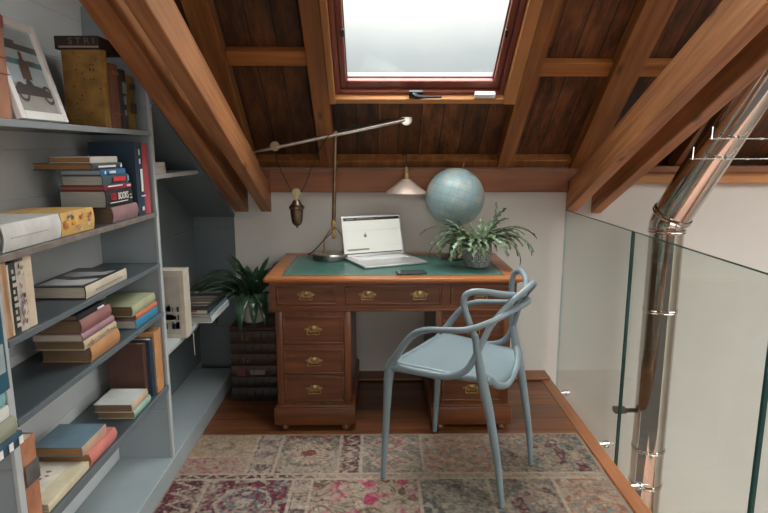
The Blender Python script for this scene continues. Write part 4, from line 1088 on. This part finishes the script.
# ------------------------------------------------------------------ rug
RX0, RX1, RY0, RY1 = -.88, .985, 1.25, 2.69
def rug_color(x, y):
    wx = .010 * noise.noise((x * 14, y * 14, 31)) + .006 * noise.noise((x * 45, y * 45, 37)); wy = .010 * noise.noise((x * 14, y * 14, 51)) + .006 * noise.noise((x * 45, y * 45, 57))
    rx, ry = x - RX0, RY1 - y            # from the back-left corner
    # patch layout: rows across, varied columns
    rows = [.0, .36, .40, .84, 1.5]
    r = 0
    while r < len(rows) - 2 and ry > rows[r + 1]: r += 1
    cols = [[.30, .42, .70, .80, 1.08, 1.42, 1.9], [.62, 1.2, 1.9], [.16, .52, .60, 1.05, 1.34, 1.62, 1.9], [.5, .9, 1.3, 1.9]][r]
    c = 0; x0 = 0
    while rx > cols[c] and c < len(cols) - 1: x0 = cols[c]; c += 1
    x1 = cols[c]; w = x1 - x0; h = rows[r + 1] - rows[r]
    u = (rx - x0) / w - .5; v = (ry - rows[r]) / h - .5
    styles = {(0, 0): 'ornament', (0, 1): 'border', (0, 2): 'flower', (0, 3): 'zig', (0, 4): 'diamond', (0, 5): 'medallion', (0, 6): 'floral', (1, 0): 'band', (1, 1): 'plain', (1, 2): 'plain',
              (2, 0): 'zig', (2, 1): 'octagon', (2, 2): 'border', (2, 3): 'pinkfloral', (2, 4): 'plain_grey', (2, 5): 'floral', (2, 6): 'medallion'}
    st = styles.get((r, c), 'floral')
    P = {'ornament': ((.40, .31, .21), (.28, .22, .17), (.45, .36, .28)), 'border': ((.37, .32, .28), (.16, .12, .13), (.42, .36, .30)), 'flower': ((.20, .21, .18), (.42, .34, .27), (.24, .10, .10)),
         'zig': ((.17, .07, .085), (.40, .34, .29), (.07, .06, .07)), 'diamond': ((.22, .20, .19), (.33, .15, .14), (.38, .33, .27)), 'medallion': ((.37, .27, .21), (.40, .17, .11), (.23, .25, .24)),
         'floral': ((.31, .235, .19), (.15, .075, .085), (.17, .195, .19)), 'band': ((.13, .06, .075), (.40, .35, .30), (.07, .10, .11)), 'plain': ((.40, .33, .27), (.34, .25, .20), (.42, .36, .3)), 'octagon': ((.18, .05, .075), (.36, .33, .29), (.11, .19, .22)),
         'pinkfloral': ((.38, .32, .26), (.42, .07, .15), (.20, .16, .12)), 'plain_grey': ((.20, .20, .18), (.28, .26, .22), (.14, .14, .14))}[st]
    bg, c1, c2 = (Vector(k) for k in P)
    n1 = noise.noise((x * 9, y * 9, 1.3)); n2 = noise.noise((x * 26, y * 26, 4.1)); n3 = noise.noise((x * 70, y * 70, 7.7))
    col = bg.copy()
    au, av = abs(u), abs(v); m = 0
    u += wx / w; v += wy / h; au, av = abs(u), abs(v)
    uu, vv = u * w, v * h
    if st == 'ornament':
        if (uu + .02) ** 2 / .006 + (vv + .07) ** 2 / .0016 < 1 and (vv + .07) > -.03: col = c1
        if (uu + .02) ** 2 / .0018 + (vv + .075) ** 2 / .0007 < 1: col = c2
        if v > .12: col = Vector((.33, .16, .17)) * (1 + .7 * n2) if n2 > -.12 else Vector((.38, .30, .22))
        if abs(v - .10) < .02: col = Vector((.45, .38, .3))
    elif st == 'border':
        k = (ry * 9) % 1; d = abs(k - .5) * 2
        col = c1 if (abs(u) < .5 - .38 * d and (int(ry * 18) % 2)) or abs(au - .40) < .03 else bg
    elif st == 'flower':
        a = math.atan2(vv, uu); rr = math.hypot(uu, vv)
        if rr < .115 * (.62 + .38 * abs(math.cos(4 * a))) : col = c1
        if rr < .03: col = c2
        if rr > .125 and n2 > .16: col = c2
        if rr > .125 and n1 > .22: col = Vector((.33, .30, .25))
    elif st == 'zig':
        k = abs(((ry * 13) % 1) - .5) * 2
        if abs(u + .25 - k * .5) < .10: col = c1
        if au > .42: col = c1 * .9
        elif abs(u - .1 - k * .3) < .05: col = c2
    elif st == 'diamond':
        k = (abs(uu) / .10 + abs(((vv + .18) % .18) - .09) / .085)
        col = c2 if .8 < k < 1 else (c1 if k < .8 else bg)
        if k < .42: col = bg * .9
        if n2 > .3: col = c2
    elif st == 'medallion':
        rr = math.hypot(uu * .9, vv * 1.15); 
        k = (rr * 17) % 1
        col = c1 if k < .3 else (c2 if k < .5 else bg)
        if n2 > .25: col = Vector((.40, .33, .27))
    elif st in ('floral', 'pinkfloral'):
        q1 = noise.noise((x * 15, y * 15, 9 + c)); q2 = noise.noise((x * 15 + 5, y * 15, 19 + c))
        if abs(q1) < .07: col = c2
        if q2 > .2: col = c1
        if q1 > .35: col = bg * 1.15
        if q2 < -.35: col = c2 * .8
    elif st == 'band':
        k = abs(((rx * 12) % 1) - .5) * 2
        if abs(v - .5 + k) < .2: col = c1
        if av > .4: col = c2
    elif st == 'octagon':
        k = max(abs(uu), abs(vv + .05)) + .4 * min(abs(uu), abs(vv + .05))
        if .10 < k < .118: col = c1
        elif k < .10: col = c2 if (int(abs(uu) * 60) + int(abs(vv + .05) * 60)) % 3 == 0 else bg * 1.2
        if k < .035: col = c1
        if k > .13 and n2 > .12: col = c1 * .8
    elif st == 'plain_grey':
        if n2 > .15: col = c1
        if n1 < -.2: col = c2
    elif st == 'plain':
        if n2 > .1: col = c1
    # fine outlined ornament woven all over, different in every patch
    f1 = noise.noise((x * 34 + 7 * c, y * 34 + 5 * r, 3.3 + c)); f2 = noise.noise((x * 60, y * 60 + 3 * c, 8.8 + r))
    if abs(f1) < .055: col = c2 * .75 + bg * .1
    elif f1 > .42: col = c1.lerp(Vector((.40, .36, .30)), .4)
    elif abs(f2) < .05: col = col * .72
    elif f2 > .40: col = col * 1.18
    # seams between the patches
    if min(rx - x0, x1 - rx) < .006 and r != 1: col = Vector((.42, .36, .30))
    if min(ry - rows[r], rows[r + 1] - ry) < .006: col = Vector((.42, .36, .30))
    # wear: threadbare pale patches, faded overall
    wear = max(0, n1 * .7 + n3 * .55 + .12)
    col = col.lerp(Vector((.36, .305, .26)), min(.7, wear))
    col = col * (1 + .30 * n3 + .12 * noise.noise((x * 12, y * 190, 2.2)))
    col = Vector((.24, .20, .18)) + (col - Vector((.24, .20, .18))) * 1.15
    if min(rx, RX1 - x, ry) < .012: col = Vector((.36, .30, .26))
    g = (col.x + col.y + col.z) / 3; col = col.lerp(Vector((g, g, g)), .12) * .74
    col = Vector((col.x * .86, col.y * .79, col.z * .71))
    return (max(0, col.x), max(0, col.y), max(0, col.z), 1)
step = .0046
nx, ny = int((RX1 - RX0) / step), int((RY1 - RY0) / step)
verts = [(RX0 + (RX1 - RX0) * i / nx, RY1 - (RY1 - RY0) * j / ny, .0105) for j in range(ny + 1) for i in range(nx + 1)]
faces = [(j * (nx + 1) + i, (j + 1) * (nx + 1) + i, (j + 1) * (nx + 1) + i + 1, j * (nx + 1) + i + 1) for j in range(ny) for i in range(nx)]
nb = len(verts)
verts += [(RX0, RY1, .0008), (RX1, RY1, .0008), (RX1, RY0, .0008), (RX0, RY0, .0008)]
c00, c10, c11, c01 = 0, nx, ny * (nx + 1) + nx, ny * (nx + 1)
faces += [(c00, c10, nb + 1, nb), (c10, c11, nb + 2, nb + 1), (c11, c01, nb + 3, nb + 2), (c01, c00, nb, nb + 3)]
me = bpy.data.meshes.new('rug'); me.from_pydata(verts, [], faces)
ca = me.color_attributes.new('weave', 'FLOAT_COLOR', 'POINT')
flat = []
for v in verts: flat.extend(rug_color(v[0], v[1]))
ca.data.foreach_set('color', flat)
rm = bpy.data.materials.new('patchwork_rug'); t, N, Lk, bs = nt(rm); bs.inputs['Roughness'].default_value = .95; bs.inputs['Specular IOR Level'].default_value = .1
at_ = N.new('ShaderNodeAttribute'); at_.attribute_name = 'weave'; Lk.new(at_.outputs['Color'], bs.inputs['Base Color'])
nn = N.new('ShaderNodeTexNoise'); nn.inputs['Scale'].default_value = 260; tcc = N.new('ShaderNodeTexCoord'); Lk.new(tcc.outputs['Object'], nn.inputs['Vector'])
bp = N.new('ShaderNodeBump'); bp.inputs['Strength'].default_value = .35; bp.inputs['Distance'].default_value = .003; Lk.new(nn.outputs['Fac'], bp.inputs['Height']); Lk.new(bp.outputs[0], bs.inputs['Normal'])
me.materials.append(rm)
rug = bpy.data.objects.new('rug', me); COL.objects.link(rug)
tag(rug, 'faded red and grey patchwork rug on the wooden floor under the chair', 'rug')

# ------------------------------------------------------------------ glass balustrade
GX = 1.100
for i, (y0, y1, l, sp) in enumerate(((2.492, 3.40, 'far glass balustrade panel, the one ending at the back wall', (3.23, 2.62)), (1.562, 2.482, 'middle glass balustrade panel in front of the steel flue', (2.26, 1.8)), (.62, 1.552, 'near glass balustrade panel, the one closest to the viewer', (1.3, .9)))):
    gp = thing('glass_panel', l, 'glass panel', (GX, y0, -.24), 0, 'frameless glass balustrade panels')
    b = B(); box(b, -.006, .006, 0, y1 - y0, 0, 1.287); obj('glass_sheet', b, M['glass'], gp)
    b = B()
    box(b, -.0058, .0058, -.0004, .0016, 0, 1.287)
    box(b, -.0058, .0058, .0016, y1 - y0 - .0016, 1.2855, 1.2878)
    obj('near_edge', b, M['glass_edge'], gp)
    b = B(); box(b, -.0058, .0058, y1 - y0 - .0014, y1 - y0 + .0006, 0, 1.287); obj('far_edge', b, M['frost' if i == 0 else 'glass_edge'], gp)
    for sy in sp:
        for sz in (-.012,):
            b = B()
            mxr = Matrix.Translation((-.034, sy - y0, sz + .24)) @ Matrix.Rotation(math.pi / 2, 4, 'Y')
            lathe(b, [(0, 0), (.011, 0), (.011, .0275), (.017, .0275), (.017, .0339)], 18, mx=mxr); lathe(b, [(.017, .041), (.017, .047), (.015, .050), (0, .050)], 18, mx=mxr)
            obj('standoff', b, M['chrome'], gp, smooth=True)

# ------------------------------------------------------------------ steel flue
FP = Vector((1.575, 3.15, 0)); fr_ = .088
fl = thing('stove_flue', 'polished steel stove flue pipe rising beyond the glass and bending upwards', 'flue pipe', (FP.x, FP.y, -2.699))
def fpart(name, bm, m, smooth=True, parent=None):
    bmesh.ops.translate(bm, vec=(-FP.x, -FP.y, 2.699), verts=bm.verts[:]); return obj(name, bm, m, parent or fl, smooth)
ZE = .955
b = B(); lathe(b, [(fr_ - .002, -2.699), (fr_, -2.699), (fr_, ZE)], 64, FP); lathe(b, [(fr_ - .001, -2.699), (fr_ - .001, ZE)], 64, FP); fpart('lower_pipe', b, M['steel'])
fd = Vector((.23, -.45, .86)).normalized()
E0 = Vector((FP.x, FP.y, ZE)); E1 = E0 + Vector((0, 0, .052)); 
b = B(); tube(b, [E0, E0 + Vector((0, 0, .02)), E1 + Vector((0, 0, -.01)), E1 + fd * .02, E1 + fd * .05, E1 + fd * .07], [fr_ + .004] * 6, 56, 5); fpart('elbow', b, M['steel'])
PL = 1.12
b = B(); tube(b, [E1 + fd * .050, E1 + fd * PL], fr_ + .009, 64); fpart('upper_pipe', b, M['steel'])
def collar(p, d, r, w=.012, h=.006):
    b = B()
    rot = d.to_track_quat('Z', 'Y').to_matrix().to_4x4()
    lathe(b, [(r - .003, -w), (r + h * .5, -w), (r + h, -w * .6), (r + h * .4, -w * .2), (r + h * .4, w * .2), (r + h, w * .6), (r + h * .5, w), (r - .003, w)], 56, mx=Matrix.Translation(p) @ rot)
    fpart('collar', b, M['steel'])
up = Vector((0, 0, 1))
collar(E0 + Vector((0, 0, .005)), up, fr_ + .004); collar(E1 + fd * .050, fd, fr_ + .010, .014, .008)
for z in (.515, -.315, -.535): collar(Vector((FP.x, FP.y, z)), up, fr_, .010, .005)
b = B()
for y, z in ((.50, 0), ): pass
# two threaded support rods across the upper pipe with upturned ends
def rod(s, half_l, half_r):
    b = B(); c = E1 + fd * s + Vector((0, -(fr_ + .02) * 1.0, 0)) * 0
    c = E1 + fd * s
    off = Vector((0, -.86, -.45)).normalized() * (fr_ + .016)
    p0, p1 = c + off + Vector((-half_l, 0, 0)), c + off + Vector((half_r, 0, 0))
    tube(b, [p0, p1], .003, 8)
    tube(b, [p0 + Vector((.012, 0, -.004)), p0 + Vector((.012, 0, .055))], .003, 8)
    for x in (-.11, .0, .10): tube(b, [c + off + Vector((x, 0, 0)), c + off + Vector((x + .014, 0, 0))], .0065, 6)
    fpart('support_rod', b, M['chrome'])
rod(.455, .17, .55); rod(.565, .14, .55)
b = B(); box(b, FP.x - .16, FP.x - .02, FP.y + fr_ * .6, FP.y + fr_ * .6 + .01, -.125, -.10, .002); box(b, FP.x - .19, FP.x - .12, FP.y + .04, FP.y + .09, -.127, -.098, .003); 
fpart('wall_bracket', b, mat('bracket_grey', (.12, .115, .105), .4, .6))

# ------------------------------------------------------------------ light: overcast sky
w = bpy.data.worlds.new('overcast_sky'); scene.world = w; w.use_nodes = True
N = w.node_tree.nodes; Lk = w.node_tree.links; bg = N['Background']
tc = N.new('ShaderNodeTexCoord'); sp = N.new('ShaderNodeSeparateXYZ'); Lk.new(tc.outputs['Generated'], sp.inputs[0])
cn = N.new('ShaderNodeTexNoise'); cn.inputs['Scale'].default_value = 5; cn.inputs['Detail'].default_value = 4; Lk.new(tc.outputs['Generated'], cn.inputs['Vector'])
ma = N.new('ShaderNodeMath'); ma.operation = 'MULTIPLY_ADD'; ma.inputs[1].default_value = .06; Lk.new(cn.outputs['Fac'], ma.inputs[0]); Lk.new(sp.outputs[2], ma.inputs[2])
rp = N.new('ShaderNodeValToRGB'); el = rp.color_ramp.elements
el[0].position = 0; el[0].color = (.012, .0115, .011, 1); el[1].position = 1; el[1].color = (1, 1, 1, 1)
for p, c in ((.03, (.016, .016, .015, 1)), (.10, (.022, .024, .024, 1)), (.15, (.026, .0285, .0285, 1)), (.19, (.033, .0355, .0355, 1)), (.225, (.050, .051, .049, 1)), (.28, (.085, .086, .083, 1)), (.34, (.16, .16, .155, 1)), (.5, (.45, .45, .44, 1)), (.75, (.8, .8, .78, 1))):
    k = el.new(p); k.color = c
Lk.new(ma.outputs[0], rp.inputs[0]); Lk.new(rp.outputs[0], bg.inputs[0]); bg.inputs[1].default_value = 13.0

# ------------------------------------------------------------------ camera
cam = bpy.data.cameras.new('camera'); co = bpy.data.objects.new('camera', cam); COL.objects.link(co)
co.location = (0, 0, 1.39); co.rotation_euler = (R(90 - 10.27), 0, R(-.58))
cam.sensor_width = 36; cam.lens = 585 / 768 * 36; cam.clip_start = .02
scene.camera = co
scene.view_settings.view_transform = 'Standard'; scene.view_settings.look = 'None'
scene.view_settings.gamma = 1; scene.view_settings.use_curve_mapping = False; scene.view_settings.exposure = .42
scene.cycles.max_bounces = 10; scene.cycles.transparent_max_bounces = 12
scene.cycles.use_denoising = True
